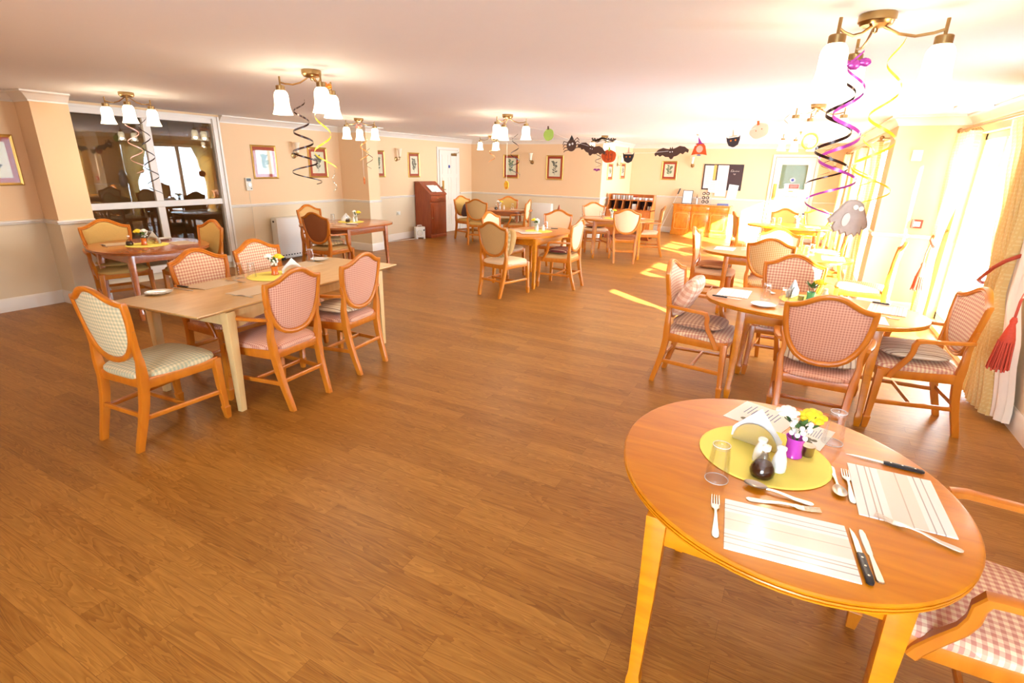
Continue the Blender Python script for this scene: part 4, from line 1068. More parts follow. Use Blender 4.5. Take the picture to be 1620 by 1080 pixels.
def cut(name, label, loc, rz, poly, mat, extras, group='paper cut outs on the garland', tilt=0, cord=None):
    """card cut-out facing -Y in its own frame"""
    t = thing(name, label, 'paper decoration', loc, rz, group); t.rotation_euler[1] = tilt
    obj('card', MB().prism(poly, -.003, .003), mat, t, False)
    for nm, m, polys in extras:
        mb = MB()
        for p in polys: mb.prism(p, -.006, -.0032)
        obj(nm, mb, m, t, False)
    if cord: obj('thread', MB().tube([(0, 0, .02), (0, 0, cord)], .0015, 5), 'paper', t)
    return t
def circ(cx, cz, r, n=18, sx=1, sz=1): return [(cx+r*sx*math.cos(2*PI*k/n), cz+r*sz*math.sin(2*PI*k/n)) for k in range(n)]
def pumpkin_poly(w, h):
    pts = []
    for k in range(36):
        a = 2*PI*k/36; r = 1+.07*abs(math.sin(2.5*a+.4)); pts.append((w*r*math.cos(a), h*r*math.sin(a)))
    return pts
stem = [(-.01, .06), (.015, .06), (.02, .1), (-.002, .105)]
face = lambda s=1: [[(-.045*s, .01), (-.02*s, .01), (-.032*s, .03)], [(.02*s, .01), (.045*s, .01), (.032*s, .03)], [(-.04*s, -.02), (0, -.035), (.04*s, -.02), (0, -.05)]]
rib = [[(-.004, -.06), (.004, -.06), (.004, .055), (-.004, .055)], [(-.05, -.045), (-.044, -.05), (-.044, .045), (-.05, .04)], [(.044, -.05), (.05, -.045), (.05, .04), (.044, .045)]]
YG = 6.55; AG = R(-12)
cut('paper_pumpkin', 'lime green paper pumpkin at the left end of the garland', (-2.984, YG, 2.076), AG, pumpkin_poly(.075, .07), 'card_green', [('stem', 'card_brown', [stem])], tilt=R(-10))
legs = []
for s in (-1, 1):
    for k in range(4):
        z = .04-.03*k; legs.append([(s*.05, z), (s*.1, z+.025-.008*k), (s*.125, z-.01), (s*.13, z-.006), (s*.105, z+.036-.008*k), (s*.05, z+.01)])
cut('paper_spider', 'dark brown paper spider with a little hat on the garland', (-2.661, YG, 1.947), AG, circ(0, 0, .072), 'card_brown', [('legs', 'card_brown', legs), ('eyes', 'paper', [circ(-.022, .015, .014), circ(.022, .015, .014)]), ('hat', 'card_black', [[(-.02, .068), (.05, .06), (.025, .12)]])], tilt=R(-12))
bat = [(0, .05), (.012, .075), (.022, .05), (.06, .06), (.1, .075), (.16, .06), (.21, .02), (.2, -.01), (.17, .005), (.14, -.02), (.11, -.005), (.07, -.03), (.03, -.035), (.012, -.06)]
bat = bat + [(-u, v) for u, v in reversed(bat[1:])]
cut('paper_bat', 'brown paper bat beside the spider on the garland', (-2.394, YG, 1.888), AG, bat, 'card_brown', [('eyes', 'paper', [circ(-.014, .02, .006), circ(.014, .02, .006)])], tilt=R(12))
cut('paper_pumpkin', 'orange paper pumpkin in the middle of the garland', (-2.159, YG, 1.823), AG, pumpkin_poly(.098, .075), 'card_orange', [('stem', 'card_green', [stem]), ('ribs', 'rust_mount', rib), ('face', 'rust_mount', face())])
cat = [(-.075, .05), (-.06, .03), (.06, .03), (.075, .05), (.07, 0), (.05, -.05), (.01, -.07), (-.01, -.07), (-.05, -.05), (-.07, 0)]
hat = [[(-.045, .035), (.045, .035), (.045, .045), (.012, .05), (.004, .11), (-.004, .11), (-.012, .05), (-.045, .045)]]
cut('paper_cat', 'black paper cat face with pink hat, left of the two on the garland', (-1.912, YG, 1.818), AG, cat, 'card_black', [('hat', 'card_pink', hat), ('eyes', 'foil_orange', [circ(-.025, 0, .009), circ(.025, 0, .009)])])
cut('paper_bat', 'brown paper bat with spread wings above the far picture', (-1.404, YG, 1.858), AG, bat, 'card_brown', [('eyes', 'paper', [circ(-.014, .02, .006), circ(.014, .02, .006)])], tilt=R(-6))
cut('paper_witch', 'paper witch with orange hair and purple hat on the garland', (-1.092, YG, 1.915), AG, [(-.09, -.07), (-.06, .03), (-.03, .06), (.03, .06), (.06, .03), (.09, -.07), (.04, -.06), (-.04, -.06)], 'card_orange', [('face', 'card_pink', [circ(0, -.005, .038)]), ('hat', 'foil_purple', [[(-.06, .05), (.06, .05), (.02, .06), (-.03, .125), (-.02, .06)]]), ('collar', 'slate_blue', [circ(0, -.07, .018, 10, 1.4, .5)])])
cut('paper_cat', 'black paper cat face with hat near the right end of the garland', (-.748, YG, 2.001), AG, cat, 'card_black', [('hat', 'card_pink', hat), ('eyes', 'foil_orange', [circ(-.025, 0, .009), circ(.025, 0, .009)])], tilt=R(-8))
cut('paper_pumpkin', 'pale pink paper pumpkin at the right end of the garland', (-.502, YG, 2.096), AG, pumpkin_poly(.095, .075), 'card_pink', [('stem', 'card_orange', [stem]), ('face', 'card_orange', [circ(-.03, .01, .006), circ(.03, .01, .006)])], tilt=R(-18))
gpts = [(-3.5, YG+.006, 2.2), (-2.984, YG+.006, 2.12), (-2.661, YG+.006, 2.0), (-2.394, YG+.006, 1.93), (-2.159, YG+.006, 1.88), (-1.912, YG+.006, 1.86), (-1.65, YG+.006, 1.865), (-1.404, YG+.006, 1.89), (-1.092, YG+.006, 1.96), (-.748, YG+.006, 2.05), (-.502, YG+.006, 2.14), (-.22, YG+.006, 2.2)]
o = obj('garland_string', MB().tube(gpts, .002, 5), 'paper'); tag(o, 'thin string of the paper garland between two ceiling lights', 'string')
cut('paper_pumpkin', 'small orange paper pumpkin hanging under the heater table light', (-6.05, 6.4, 1.42), R(-35), pumpkin_poly(.06, .055), 'foil_orange', [('face', 'card_orange', face(.8))], 'small paper shapes', cord=.62)
cut('paper_pumpkin', 'yellow paper pumpkin hanging below the first back wall picture', (-3.62, 6.6, 1.43), R(-25), pumpkin_poly(.05, .055), 'foil_yellow', [('face', 'card_orange', face(.6))], 'small paper shapes', cord=.62)
cut('paper_bat', 'tiny purple paper bat hanging left of the alcove', (-3.9, 11.1, 1.64), R(-20), [(u*.45, v*.45) for u, v in bat], 'foil_purple', [('eyes', 'paper', [circ(-.006, .01, .003), circ(.006, .01, .003)])], 'small paper shapes', cord=.62)
# grey felt ghost by the far window
gh = [(0, .2), (.05, .19), (.09, .16), (.12, .1), (.17, .02), (.2, -.06), (.17, -.1), (.15, -.06), (.16, -.16), (.13, -.14), (.11, -.19), (.08, -.16), (.04, -.2), (.01, -.16), (-.03, -.19), (-.06, -.15), (-.1, -.18), (-.14, -.13), (-.13, -.06), (-.17, -.09), (-.2, -.05), (-.16, .03), (-.12, .1), (-.09, .16), (-.05, .19)]
t = thing('felt_ghost', 'grey felt ghost with two white eyes hanging by the far window', 'hanging decoration', (.625, 8.3, 1.125), R(5)); t.rotation_euler[1] = R(8); t.scale = (1.2, 1.2, 1.2)
mb = MB(); rings = []
for k, d in ((.9, -.03), (1, -.015), (1, .015), (.9, .03)): rings.append(mb.ring([(u*k, d, v*k) for u, v in gh]))
mb.skin(rings); obj('body', mb, 'felt_grey', t)
obj('eye', MB().blob((.02, -.035, .12), .026, 12, 8, (1, .6, 1)), 'paper', t); obj('eye', MB().blob((.075, -.035, .115), .026, 12, 8, (1, .6, 1)), 'paper', t)
obj('belly_patch', MB().prism(circ(-.03, -.02, .045, 16, .8, 1.6), -.04, -.03), 'felt_light', t)
obj('hanging_cord', MB().tube([(0, 0, .19), (0.14, 0, 1.0)], .002, 5), 'paper', t)

# ------------------------------------------------------------------ wall things
def picture(label, loc, rz, w=.46, h=.54, seed=0, group='framed botanical prints'):
    """faces -Y in its own frame"""
    rnd = random.Random(seed)
    t = thing('framed_print', label, 'picture', loc, rz, group); fw = .03
    f = MB(); prof = [(0, 0), (0, -.016), (.008, -.022), (.02, -.016), (.03, -.012), (.03, 0)]
    cor = [(-w/2, -h/2), (w/2, -h/2), (w/2, h/2), (-w/2, h/2)]; rr = []
    for sx, sz in ((-1, -1), (1, -1), (1, 1), (-1, 1)): rr.append(f.ring([(sx*(w/2-d), y, sz*(h/2-d)) for d, y in prof]))
    f.skin(rr, loop=True, closed=True); obj('frame', f, 'gold', t, False)
    obj('mount', MB().box(-w/2+.025, -.008, -h/2+.025, w/2-.025, -.002, h/2-.025), 'rust_mount', t, False)
    obj('paper', MB().box(-w/2+.08, -.0095, -h/2+.08, w/2-.08, -.008, h/2-.08), 'print_paper', t, False)
    pr = MB(); hh = h/2-.115
    pr.prism([(-.003, -hh), (.003, -hh), (.012, hh*.5), (.006, hh*.5)], -.0105, -.0096)
    for k in range(11):
        z = -hh*.7+k*hh*.14; s = 1 if k % 2 else -1; L = .045+.05*rnd.random(); a = rnd.uniform(.2, 1.0)
        dx, dz = s*math.cos(a)*L, math.sin(a)*L; nx, nz = -dz*.32, dx*.32
        pr.prism([(0.004, z), (dx*.5+nx, z+dz*.5+nz), (dx*1.2, z+dz*1.2), (dx*.5-nx, z+dz*.5-nz)], -.0105, -.0096)
    for k in range(3): pr.prism(circ(rnd.uniform(-.06, .06), hh*(.2+.25*k), .03, 9), -.011, -.0096)
    obj('printed_plant', pr, 'print_ink' if seed % 2 else 'print_green', t, False)
    obj('picture_glass', MB().box(-w/2+.028, -.0145, -h/2+.028, w/2-.028, -.013, h/2-.028), 'picture_glass', t, False)
    return t
LX = R(90)
picture('framed print cut by the left edge of the photo', (-7.69, 2.54, 1.63), LX, .46, .53, 1)
picture('framed print mirroring the bright window, above the thermostat', (WL, 6.22, 1.66), LX, .48, .54, 2)
picture('framed print left of the far column behind the yellow swirl', (WL, 7.37, 1.67), LX, .45, .54, 3)
picture('framed print half hidden by the far left column', (WL, 9.0, 1.67), LX, .44, .55, 4)
picture('framed print above the wooden bureau', (WL, 10.23, 1.66), LX, .43, .55, 5)
picture('framed print on the back wall, left of the wall lamp', (-6.86, 12.75, 1.675), 0, .46, .59, 6)
picture('framed print on the back wall, right of the wall lamp', (-5.6, 12.75, 1.67), 0, .47, .59, 7)
picture('narrow looking print in the alcove nearer the back wall', (-4.35, 13.37, 1.6), LX, .42, .4, 8)
picture('narrow looking print in the alcove nearer the far wall', (-4.35, 14.47, 1.62), LX, .42, .4, 9)
picture('framed print under the bat on the far wall', (-3.28, 15.3, 1.66), 0, .42, .49, 10)
def make_sconce():
    t = thing('wall_lamp', '', 'wall lamp')
    obj('wall_plate', MB().tube([(0, 0, 0), (0, -.012, 0), (0, -.022, 0)], [.05, .048, .02], 18), 'brass', t)
    obj('arm', MB().tube([(0, -.02, 0), (0, -.06, -.02), (0, -.1, -.01), (0, -.11, .03)], .007, 8), 'brass', t)
    obj('lamp_holder', MB().lathe([(.001, .028), (.025, .03), (.028, .05), (.001, .052)], 14, (0, -.11, 0)), 'brass', t)
    obj('lamp_shade', MB().lathe([(.024, .05), (.032, .1), (.045, .18), (.058, .22), (.055, .22), (.042, .18), (.029, .1), (.022, .055)], 20, (0, -.11, 0)), 'sconce_glass', t)
    return t
sc = Proto(make_sconce)
GS = 'unlit wall lamps'
sc((WL, 6.83, 1.78), LX, 'wall lamp between the two prints right of the internal window', GS)
sc((WL, 9.61, 1.78), LX, 'wall lamp between the column and the bureau print', GS)
sc((-6.24, 12.75, 1.79), 0, 'wall lamp between the two back wall prints', GS)
sc((-4.35, 13.95, 1.78), LX, 'wall lamp in the alcove between two narrow prints', GS)
sc((-2.68, 15.3, 1.8), 0, 'wall lamp left of the notice board', GS)
sc((.62, 15.3, 1.8), 0, 'wall lamp on the far wall right of the kitchen door', GS)
# thermostat with its cable, sockets, call point, sensor
t = thing('wall_thermostat', 'white control box with dark display beside the internal window', 'thermostat', (WL, 5.85, 1.31), LX)
obj('casing', MB().box(-.055, -.035, -.1, .055, 0, .1, .006), 'plastic_cream', t)
obj('display', MB().box(-.04, -.037, .045, .04, -.034, .09), 'black_plastic', t)
obj('dial', MB().tube([(.0, -.034, -.01), (.0, -.045, -.01)], .028, 18), 'nickel', t)
obj('button', MB().tube([(.028, -.034, -.07), (.028, -.04, -.07)], .009, 10), 'black_plastic', t)
obj('cable', MB().tube([(0, -.006, -.1), (.004, -.006, -.34), (.0, -.03, -.36), (.005, -.006, -.9), (.0, -.022, -1.16)], .003, 6), 'plastic_cream', t)
t = thing('wall_socket', 'double plug socket on the left wall below the dado rail', 'socket', (WL, 9.6, .6), LX)
obj('face_plate', MB().box(-.07, -.01, -.043, .07, 0, .043, .003), 'plastic_cream', t); obj('plug', MB().box(-.05, -.045, -.025, -.005, -.01, .025, .004), 'plastic_white', t)
t = thing('call_point', 'small red fire alarm call point on the right pier', 'alarm', (1.31, 8.0, 1.12))
obj('casing', MB().box(-.055, -.035, -.05, .055, 0, .05, .005), 'sign_red', t); obj('break_glass', MB().box(-.032, -.038, -.03, .032, -.035, .028), 'paper', t)
o = obj('wall_sensor', MB().box(-.05, -.04, -.06, .05, 0, .06, .006), 'plastic_white'); tag(o, 'small white box high on the right pier', 'sensor'); place(o, (1.14, 8.0, 1.9))
o = obj('smoke_detector', MB().lathe([(.001, 0), (.055, 0), (.055, -.015), (.04, -.035), (.001, -.04)], 20), 'plastic_white'); tag(o, 'white smoke detector on the ceiling above the paper witch', 'smoke detector'); place(o, (-1.867, 10.99, CZ))
o = obj('ceiling_beam_sensor', MB().box(-.14, -.09, -.04, .14, .09, 0, .01), 'plastic_white'); tag(o, 'white box on the ceiling near the curtain rail', 'sensor'); place(o, (1.35, 7.0, CZ))

# storage heaters
def heater(label, loc, rz, w, h, d):
    t = thing('storage_heater', label, 'heater', loc, rz, 'white storage heaters')
    obj('casing', MB().box(-w/2, -d, .05, w/2, -.01, h, .012), 'plastic_white', t)
    obj('lid', MB().box(-w/2+.01, -d+.01, h, w/2-.01, -.02, h+.012, .004), 'plastic_white', t)
    g = MB()
    for k in range(int(w/.06)-1): g.box(-w/2+.05+.06*k, -d-.002, .08, -w/2+.08+.06*k, -d+.004, .1)
    obj('grille', g, 'grille_dark', t, False)
    obj('control_knob', MB().tube([(-w/2+.002, -d*.5, h-.05), (-w/2-.006, -d*.5, h-.05)], .018, 14), 'grille_dark', t)
    for s in (-1, 1): obj('foot', MB().box(s*(w/2-.08)-.03, -d+.01, 0, s*(w/2-.08)+.03, -.03, .05), 'grille_dark', t)
heater('white storage heater against the left wall behind the brown backed armchair', (WL+.02, 6.56, 0), LX, .78, .73, .16)
heater('white storage heater on the back wall behind the peach armchair', (-5.86, 12.73, 0), 0, .56, .78, .15)
# bureau by the door
t = thing('bureau_cabinet', 'reddish brown writing bureau with sloping top beside the panelled door', 'cabinet', (WL+.03, 10.52, 0), LX)
w, d = .64, .44
side = [(0, .03), (-d, .03), (-d, 1.0), (-.12, 1.27), (0, 1.27)]
b = MB()
for s in (-1, 1): b.prism([(u, v) for u, v in side], s*w/2-.01*s-.01, s*w/2-.01*s+.01, lambda u, v, dd: (dd, u, v))
b.box(-w/2+.02, -d+.005, .06, w/2-.02, 0, .99)
obj('carcass', b, 'mahogany', t, False)
obj('sloping_top', MB().prism([(-d-.02, .995), (-.12, 1.275), (0, 1.275), (0, 1.295), (-.125, 1.295), (-d-.02, 1.015)], -w/2-.01, w/2+.01, lambda u, v, dd: (dd, u, v)), 'mahogany', t, False)
obj('plinth', MB().box(-w/2+.01, -d-.008, 0, w/2-.01, 0, .075, .003), 'mahogany', t)
dr = obj('drawer', MB().box(-w/2+.025, -d-.012, .84, w/2-.025, -d+.004, .975, .004), 'mahogany', t)
obj('handle', MB().tube([(-.05, -d-.012, .92), (-.045, -d-.03, .9), (0, -d-.034, .885), (.045, -d-.03, .9), (.05, -d-.012, .92)], .005, 6), 'brass', dr)
dd = obj('door', MB().box(-w/2+.025, -d-.012, .1, w/2-.025, -d+.004, .82, .004).box(-w/2+.09, -d-.018, .17, w/2-.09, -d-.01, .75, .004), 'mahogany', t)
obj('knob', MB().blob((-w/2+.05, -d-.024, .47), .014, 10, 6), 'brass', dd)
o = obj('paper_stack', MB().box(-.12, -.2, 0, .1, .1, .006).box(-.1, -.05, .006, .12, .19, .01), 'paper', None, False); tag(o, 'white papers lying on the sloping bureau top', 'papers'); o.location = (WL+.365, 10.52, 1.132); o.rotation_euler = (0, R(39.9), R(0)); 
t = thing('fan_heater', 'small white fan heater on the floor left of the bureau', 'heater', (-7.83, 10.02, 0), R(60))
obj('casing', MB().box(-.12, -.06, .03, .12, .06, .28, .02), 'plastic_white', t)
obj('grille', MB().tube([(-.02, -.062, .14), (-.02, -.068, .14)], .07, 20), 'nickel', t)
obj('control_dial', MB().tube([(.085, -.06, .2), (.085, -.072, .2)], .018, 12), 'grille_dark', t)
for s in (-1, 1): obj('foot', MB().box(s*.09-.02, -.07, 0, s*.09+.02, .07, .03), 'plastic_white', t)
obj('handle', MB().tube([(-.06, 0, .275), (-.05, 0, .31), (.05, 0, .31), (.06, 0, .275)], .009, 8), 'plastic_white', t)
o = obj('power_cable', MB().tube([(-7.86, 9.9, .006), (-7.9, 9.7, .006), (-7.95, 9.4, .006), (-8.0, 9.2, .006), (-8.03, 8.9, .006)], .005, 6), 'plastic_white'); tag(o, 'white cable running along the skirting to the fan heater', 'cable')

# pigeonhole unit
t = thing('pigeonhole_unit', 'orange wooden pigeonhole unit topped with glasses in the alcove', 'shelf unit', (-3.69, 13.0, 0))
w, d = 1.14, .42
b = MB()
for s in (-1, 1): b.prism([(0, .04), (d, .04), (d, 1.08), (.2, 1.08), (.16, .86), (0, .74)], s*(w/2-.012)-.012, s*(w/2-.012)+.012, lambda u, v, dd: (dd, u, v))
b.box(-w/2, d-.02, .04, w/2, d, 1.08); b.box(-w/2, .0, .70, w/2, d, .722); b.box(-w/2+.02, .005, .08, w/2-.02, d, .7)
obj('carcass', b, 'teak', t, False)
obj('upper_shelf', MB().box(-w/2+.024, .14, .93, w/2-.024, d-.02, .95), 'teak', t, False)
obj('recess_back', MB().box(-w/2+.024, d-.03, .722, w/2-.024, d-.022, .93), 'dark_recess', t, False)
for k in range(1, 6):
    x = -w/2+w*k/6
    obj('divider', MB().prism([(.03, .722), (d-.03, .722), (d-.03, .93), (.16, .93), (.13, .84)], x-.008, x+.008, lambda u, v, dd: (dd, u, v)), 'teak', t, False)
for i in range(3):
    a = -w/2+.03+i*(w-.06)/3; q = a+(w-.06)/3-.01
    dr = obj('door', MB().box(a, -.012, .1, q, .004, .69, .003), 'teak', t); obj('knob', MB().blob((q-.04, -.022, .5), .012, 8, 6), 'brass', dr)
obj('plinth', MB().box(-w/2, .02, 0, w/2, d, .08), 'mahogany', t)
def make_tall_glass():
    o = obj('tall_glass', MB().lathe([(.001, 0), (.026, 0), (.031, .1), (.029, .1), (.024, .004), (.001, .004)], 14), 'vase_clear'); return tag(o, '', 'glass')
tg = Proto(make_tall_glass)
lbl = 'clear glass lined up on the top shelf of the pigeonhole unit'
for k in range(8): tg((-4.15+.065*k, 13.25+.03*(k % 2), .951), 0, lbl, 'glasses on the pigeonhole unit')
def make_cup():
    t = thing('white_cup', '', 'cup')
    obj('bowl', MB().lathe([(.001, 0), (.024, 0), (.036, .03), (.038, .06), (.035, .06), (.032, .03), (.001, .006)], 16), 'china', t)
    obj('handle', MB().tube([(.034, 0, .048), (.058, 0, .045), (.055, 0, .02), (.034, 0, .018)], .004, 6), 'china', t); return t
cp = Proto(make_cup)
for k in range(7): cp((-3.62+.075*k, 13.22+.05*(k % 2), .951), R(40*k), 'white cup in the row on the right of the pigeonhole unit top', 'cups on the pigeonhole unit')
o = obj('gravy_boat', MB().blob((0, 0, .05), .05, 12, 8, (1.4, .8, .9)), 'rust_mount'); tag(o, 'brown pot behind the cups on the pigeonhole unit', 'pot'); place(o, (-3.62, 13.36, .953))
o = obj('white_carton', MB().box(-.05, -.04, 0, .05, .04, .13, .003), 'paper'); tag(o, 'white carton in the fourth pigeonhole', 'carton'); place(o, (-3.59, 13.2, .7225))
for k, x in enumerate((-3.36, -3.24, -3.19)):
    o = obj('sugar_jar', MB().lathe([(.001, 0), (.02, 0), (.02, .08), (.014, .09), (.001, .095)], 12), 'vase_clear' if k else 'black_plastic'); tag(o, ['dark jar in the fifth pigeonhole', 'left clear jar in the last pigeonhole', 'right clear jar in the last pigeonhole'][k], 'jar'); place(o, (x, 13.2, .7225))

# sideboard
t = thing('sideboard', 'yew wood sideboard with three inlaid doors under the notice board', 'sideboard', (-2.255, 14.83, 0))
w, d, h = 1.46, .44, .82
obj('carcass', MB().box(-w/2+.02, .01, .09, w/2-.02, d, h-.025), 'yew', t, False)
obj('worktop', MB().box(-w/2-.01, -.015, h-.025, w/2+.01, d+.005, h, .005), 'yew', t)
obj('plinth', MB().box(-w/2+.005, 0, 0, w/2-.005, d, .1, .004), 'yew', t)
for i in range(3):
    a = -w/2+.035+i*(w-.07)/3; q = a+(w-.07)/3-.012; m = (a+q)/2
    dr = obj('drawer', MB().box(a, -.004, .64, q, .012, .775, .003), 'yew', t)
    obj('handle', MB().tube([(m-.04, -.006, .715), (m-.035, -.02, .7), (m+.035, -.02, .7), (m+.04, -.006, .715)], .004, 6), 'brass', dr)
    do = obj('door', MB().box(a, -.004, .12, q, .012, .625, .003), 'yew', t)
    c = .04; x0, x1, z0, z1 = a+.05, q-.05, .17, .58
    pth = [(x0, z0+c), (x0+c*.3, z0+c*.3), (x0+c, z0), (x1-c, z0), (x1-c*.3, z0+c*.3), (x1, z0+c), (x1, z1-c), (x1-c*.3, z1-c*.3), (x1-c, z1), (x0+c, z1), (x0+c*.3, z1-c*.3), (x0, z1-c)]
    obj('inlay_line', MB().tube([(u, -.005, v) for u, v in pth], .0045, 6, loop=True), 'inlay', do)
    obj('knob', MB().blob((q-.02 if i < 2 else a+.02, -.014, .4), .01, 8, 6), 'brass', do)
SBZ = h
t = thing('framed_notice', 'white notice in a thin dark frame standing on the sideboard', 'notice', (-2.66, 15.0, SBZ), R(0)); t.rotation_euler[0] = R(-8)
obj('frame', MB().box(-.13, -.008, 0, .13, .008, .35, .003), 'black_plastic', t); obj('sheet', MB().box(-.115, -.0105, .015, .115, -.0085, .335), 'paper', t, False)
t = thing('tea_rack', 'clear rack of small round tubs on the sideboard', 'rack', (-2.2, 15.05, SBZ))
obj('stand', MB().box(-.14, -.03, 0, .14, .05, .012).box(-.14, .03, 0, -.13, .04, .34).box(.13, .03, 0, .14, .04, .34), 'vase_clear', t, False)
for k in range(6):
    i, j = k % 2, k//2; cx, cz = -.05+.1*i, .07+.105*j
    tb = obj('tub', MB().tube([(cx, -.02, cz), (cx, .03, cz)], .042, 16), 'fabric_dark', t); obj('tub_label', MB().tube([(cx, -.021, cz), (cx, -.0225, cz)], .018, 12), 'print_paper', tb)
t = thing('hand_gel_bottle', 'small bottle with dark pump beside the framed notice', 'bottle', (-2.42, 15.05, SBZ))
obj('body', MB().lathe([(.001, 0), (.03, 0), (.032, .01), (.032, .13), (.014, .16), (.001, .16)], 14), 'vase_clear', t); obj('pump', MB().lathe([(.001, .16), (.014, .16), (.014, .2), (.006, .2), (.006, .25), (.001, .25)], 10), 'fabric_dark', t)
o = obj('blue_folder', MB().box(-.14, -.1, 0, .14, .1, .045, .004), 'slate_blue'); tag(o, 'blue folder lying on the right of the sideboard', 'folder'); place(o, (-1.74, 15.03, SBZ), R(5))
t = thing('cleaning_pole', 'thin white pole with black grip leaning beside the sideboard', 'pole', (-3.06, 15.0, 0))
obj('shaft', MB().tube([(-.24, -.1, .01), (.09, .25, 1.05)], .009, 8), 'plastic_white', t); obj('grip', MB().tube([(.09, .25, 1.05), (.138, .28, 1.2)], .014, 8), 'black_plastic', t)
# notice board
t = thing('notice_board', 'black framed notice board covered with papers beside a chalk area', 'notice board', (-1.88, 15.3, 1.52))
w, h = .98, .65
obj('board', MB().box(-w/2, -.012, -h/2, w/2, 0, h/2), 'slate_board', t, False)
f = MB(); f.box(-w/2, -.02, -h/2, -w/2+.02, -.012, h/2); f.box(w/2-.02, -.02, -h/2, w/2, -.012, h/2); f.box(-w/2, -.02, h/2-.02, w/2, -.012, h/2); f.box(-w/2, -.02, -h/2, w/2, -.012, -h/2+.02)
obj('frame', f, 'black_plastic', t, False)
obj('cork_strip', MB().box(-.24, -.014, -.07, -.17, -.012, h/2-.02), 'inlay', t, False)
ch = MB()
ch.tube([(.19, -.013, .14), (.2, -.013, .19), (.24, -.013, .19), (.245, -.013, .16), (.2, -.013, .14), (.25, -.013, .145), (.26, -.013, .17), (.275, -.013, .145), (.29, -.013, .17), (.3, -.013, .145), (.32, -.013, .17), (.33, -.013, .145), (.35, -.013, .165), (.37, -.013, .145), (.39, -.013, .165)], .004, 5)
ch.tube([(.26, -.013, .08), (.27, -.013, .1), (.29, -.013, .085), (.275, -.013, .07), (.3, -.013, .075), (.31, -.013, .1)], .004, 5)
obj('chalk_writing', ch, 'chalk', t)
def sheet(label, x, z, w, h, mat, rot=0, y=-.022):
    o = thing('pinned_sheet', label, 'paper', (-1.88+x, 15.3+y, 1.52+z)); o.rotation_euler[1] = rot
    obj('paper', MB().box(-w/2, 0, -h/2, w/2, .0015, h/2), mat, o, False)
    ln = MB()
    for k in range(int(h/.05)-1): ln.box(-w*.35, -.001, h/2-.06-.045*k, w*(.1+.25*abs(math.sin(k*3+x))), 0, h/2-.053-.045*k)
    obj('writing', ln, 'felt_light', o, False)
    obj('pin', MB().blob((0, -.003, h/2-.02), .008, 8, 5), 'nickel', o)
sheet('white sheet pinned at the left of the notice board', -.35, .0, .22, .58, 'paper_pink')
sheet('short white sheet hanging below the cork strip', -.2, -.24, .24, .32, 'paper_pink', 0, -.026)
sheet('tall white sheet in the middle of the notice board', -.0, -.09, .27, .78, 'paper_pink', 0, -.03)
sheet('mint green sheet hanging off the lower right of the notice board', .3, -.36, .24, .36, 'paper_mint', R(6), -.026)

# ------------------------------------------------------------------ curtains
def curtain(label, x, rows, waves=8, amp=.05, group='cream check curtains', lining=0):
    """hangs along Y at x; rows = (z, y of one edge, y of the other edge) from bottom to top"""
    t = thing('curtain', label, 'curtain', (0, 0, 0), 0, group)
    def edges(z):
        for (z0, a0, b0), (z1, a1, b1) in zip(rows, rows[1:]):
            if z <= z1:
                k = (z-z0)/(z1-z0); k = k*k*(3-2*k); return a0+(a1-a0)*k, b0+(b1-b0)*k
        return rows[-1][1:]
    zb, zt = rows[0][0], rows[-1][0]; W = max(b-a for z, a, b in rows)
    def pos(u, z, off=0):
        a, b = edges(z); w = (b-a)/W
        return (x+off+amp*(.4+.6*w)*math.sin(2*PI*waves*u)+.012*math.sin(5*z+9*u), a+(b-a)*u+.018*math.cos(2*PI*waves*u+.7)*w, z)
    mb = MB(); mb.grid(lambda i, j: pos(i, zb+(zt-zb)*j), waves*10, 28)
    obj('drape', mb, 'curtain_cloth', t, uv=lambda c: (c.y*2.2, c.z))
    if lining:
        mb = MB(); mb.grid(lambda i, j: tuple(Vector(pos(i*.5, zb+.012+(zt-zb-.03)*j, .055))-Vector((0, lining, 0))), waves*6, 28); obj('lining', mb, 'lining', t)
    mb = MB()
    for k in range(waves):
        p = pos((k+.25)/waves, zt); mb.tube([(p[0], p[1], zt), (x, p[1], zt+.03)], .004, 6)
    obj('curtain_hooks', mb, 'brass', t)
    return t
curtain('curtain on the near side of the big right window, tied back with red cord', 1.45, [(.04, 4.62, 5.16), (.5, 4.82, 5.22), (.92, 5.05, 5.42), (1.3, 5.1, 5.58), (1.87, 5.12, 5.74), (2.12, 5.12, 5.9)], lining=.13)
curtain('curtain on the far side of the big right window beside the pier', 1.47, [(.04, 7.5, 7.8), (.95, 7.52, 7.78), (1.6, 7.3, 7.78), (2.12, 7.12, 7.78)])
curtain('curtain on the near side of the first far window by the pier', .8, [(.04, 8.5, 8.8), (.95, 8.5, 8.75), (1.6, 8.5, 9.0), (2.08, 8.5, 9.15)])
curtain('curtain between the two far windows, nearer of the pair', .8, [(.04, 10.75, 11.1), (.95, 10.8, 11.05), (1.6, 10.65, 11.1), (2.08, 10.5, 11.12)])
curtain('curtain between the two far windows, farther of the pair', .8, [(.04, 11.25, 11.6), (.95, 11.3, 11.55), (1.6, 11.25, 11.75), (2.08, 11.24, 11.9)])
curtain('curtain at the far end of the second far window', .8, [(.04, 14.3, 14.6), (.95, 14.35, 14.58), (1.6, 14.3, 14.6), (2.08, 14.2, 14.62)])
def rail(label, x, xw, ya, yb, z):
    t = thing('curtain_rail', label, 'curtain rail', (0, 0, 0), 0, 'curtain rails')
    obj('rail', MB().tube([(x, ya, z), (x, yb, z)], .014, 10), 'brass', t)
    for y in (ya, yb): obj('finial', MB().blob((x, y, z), .028, 12, 8), 'brass', t)
    for y in (ya+.12, yb-.12): obj('bracket', MB().tube([(x, y, z), (xw-.001, y, z)], .009, 8), 'brass', t)
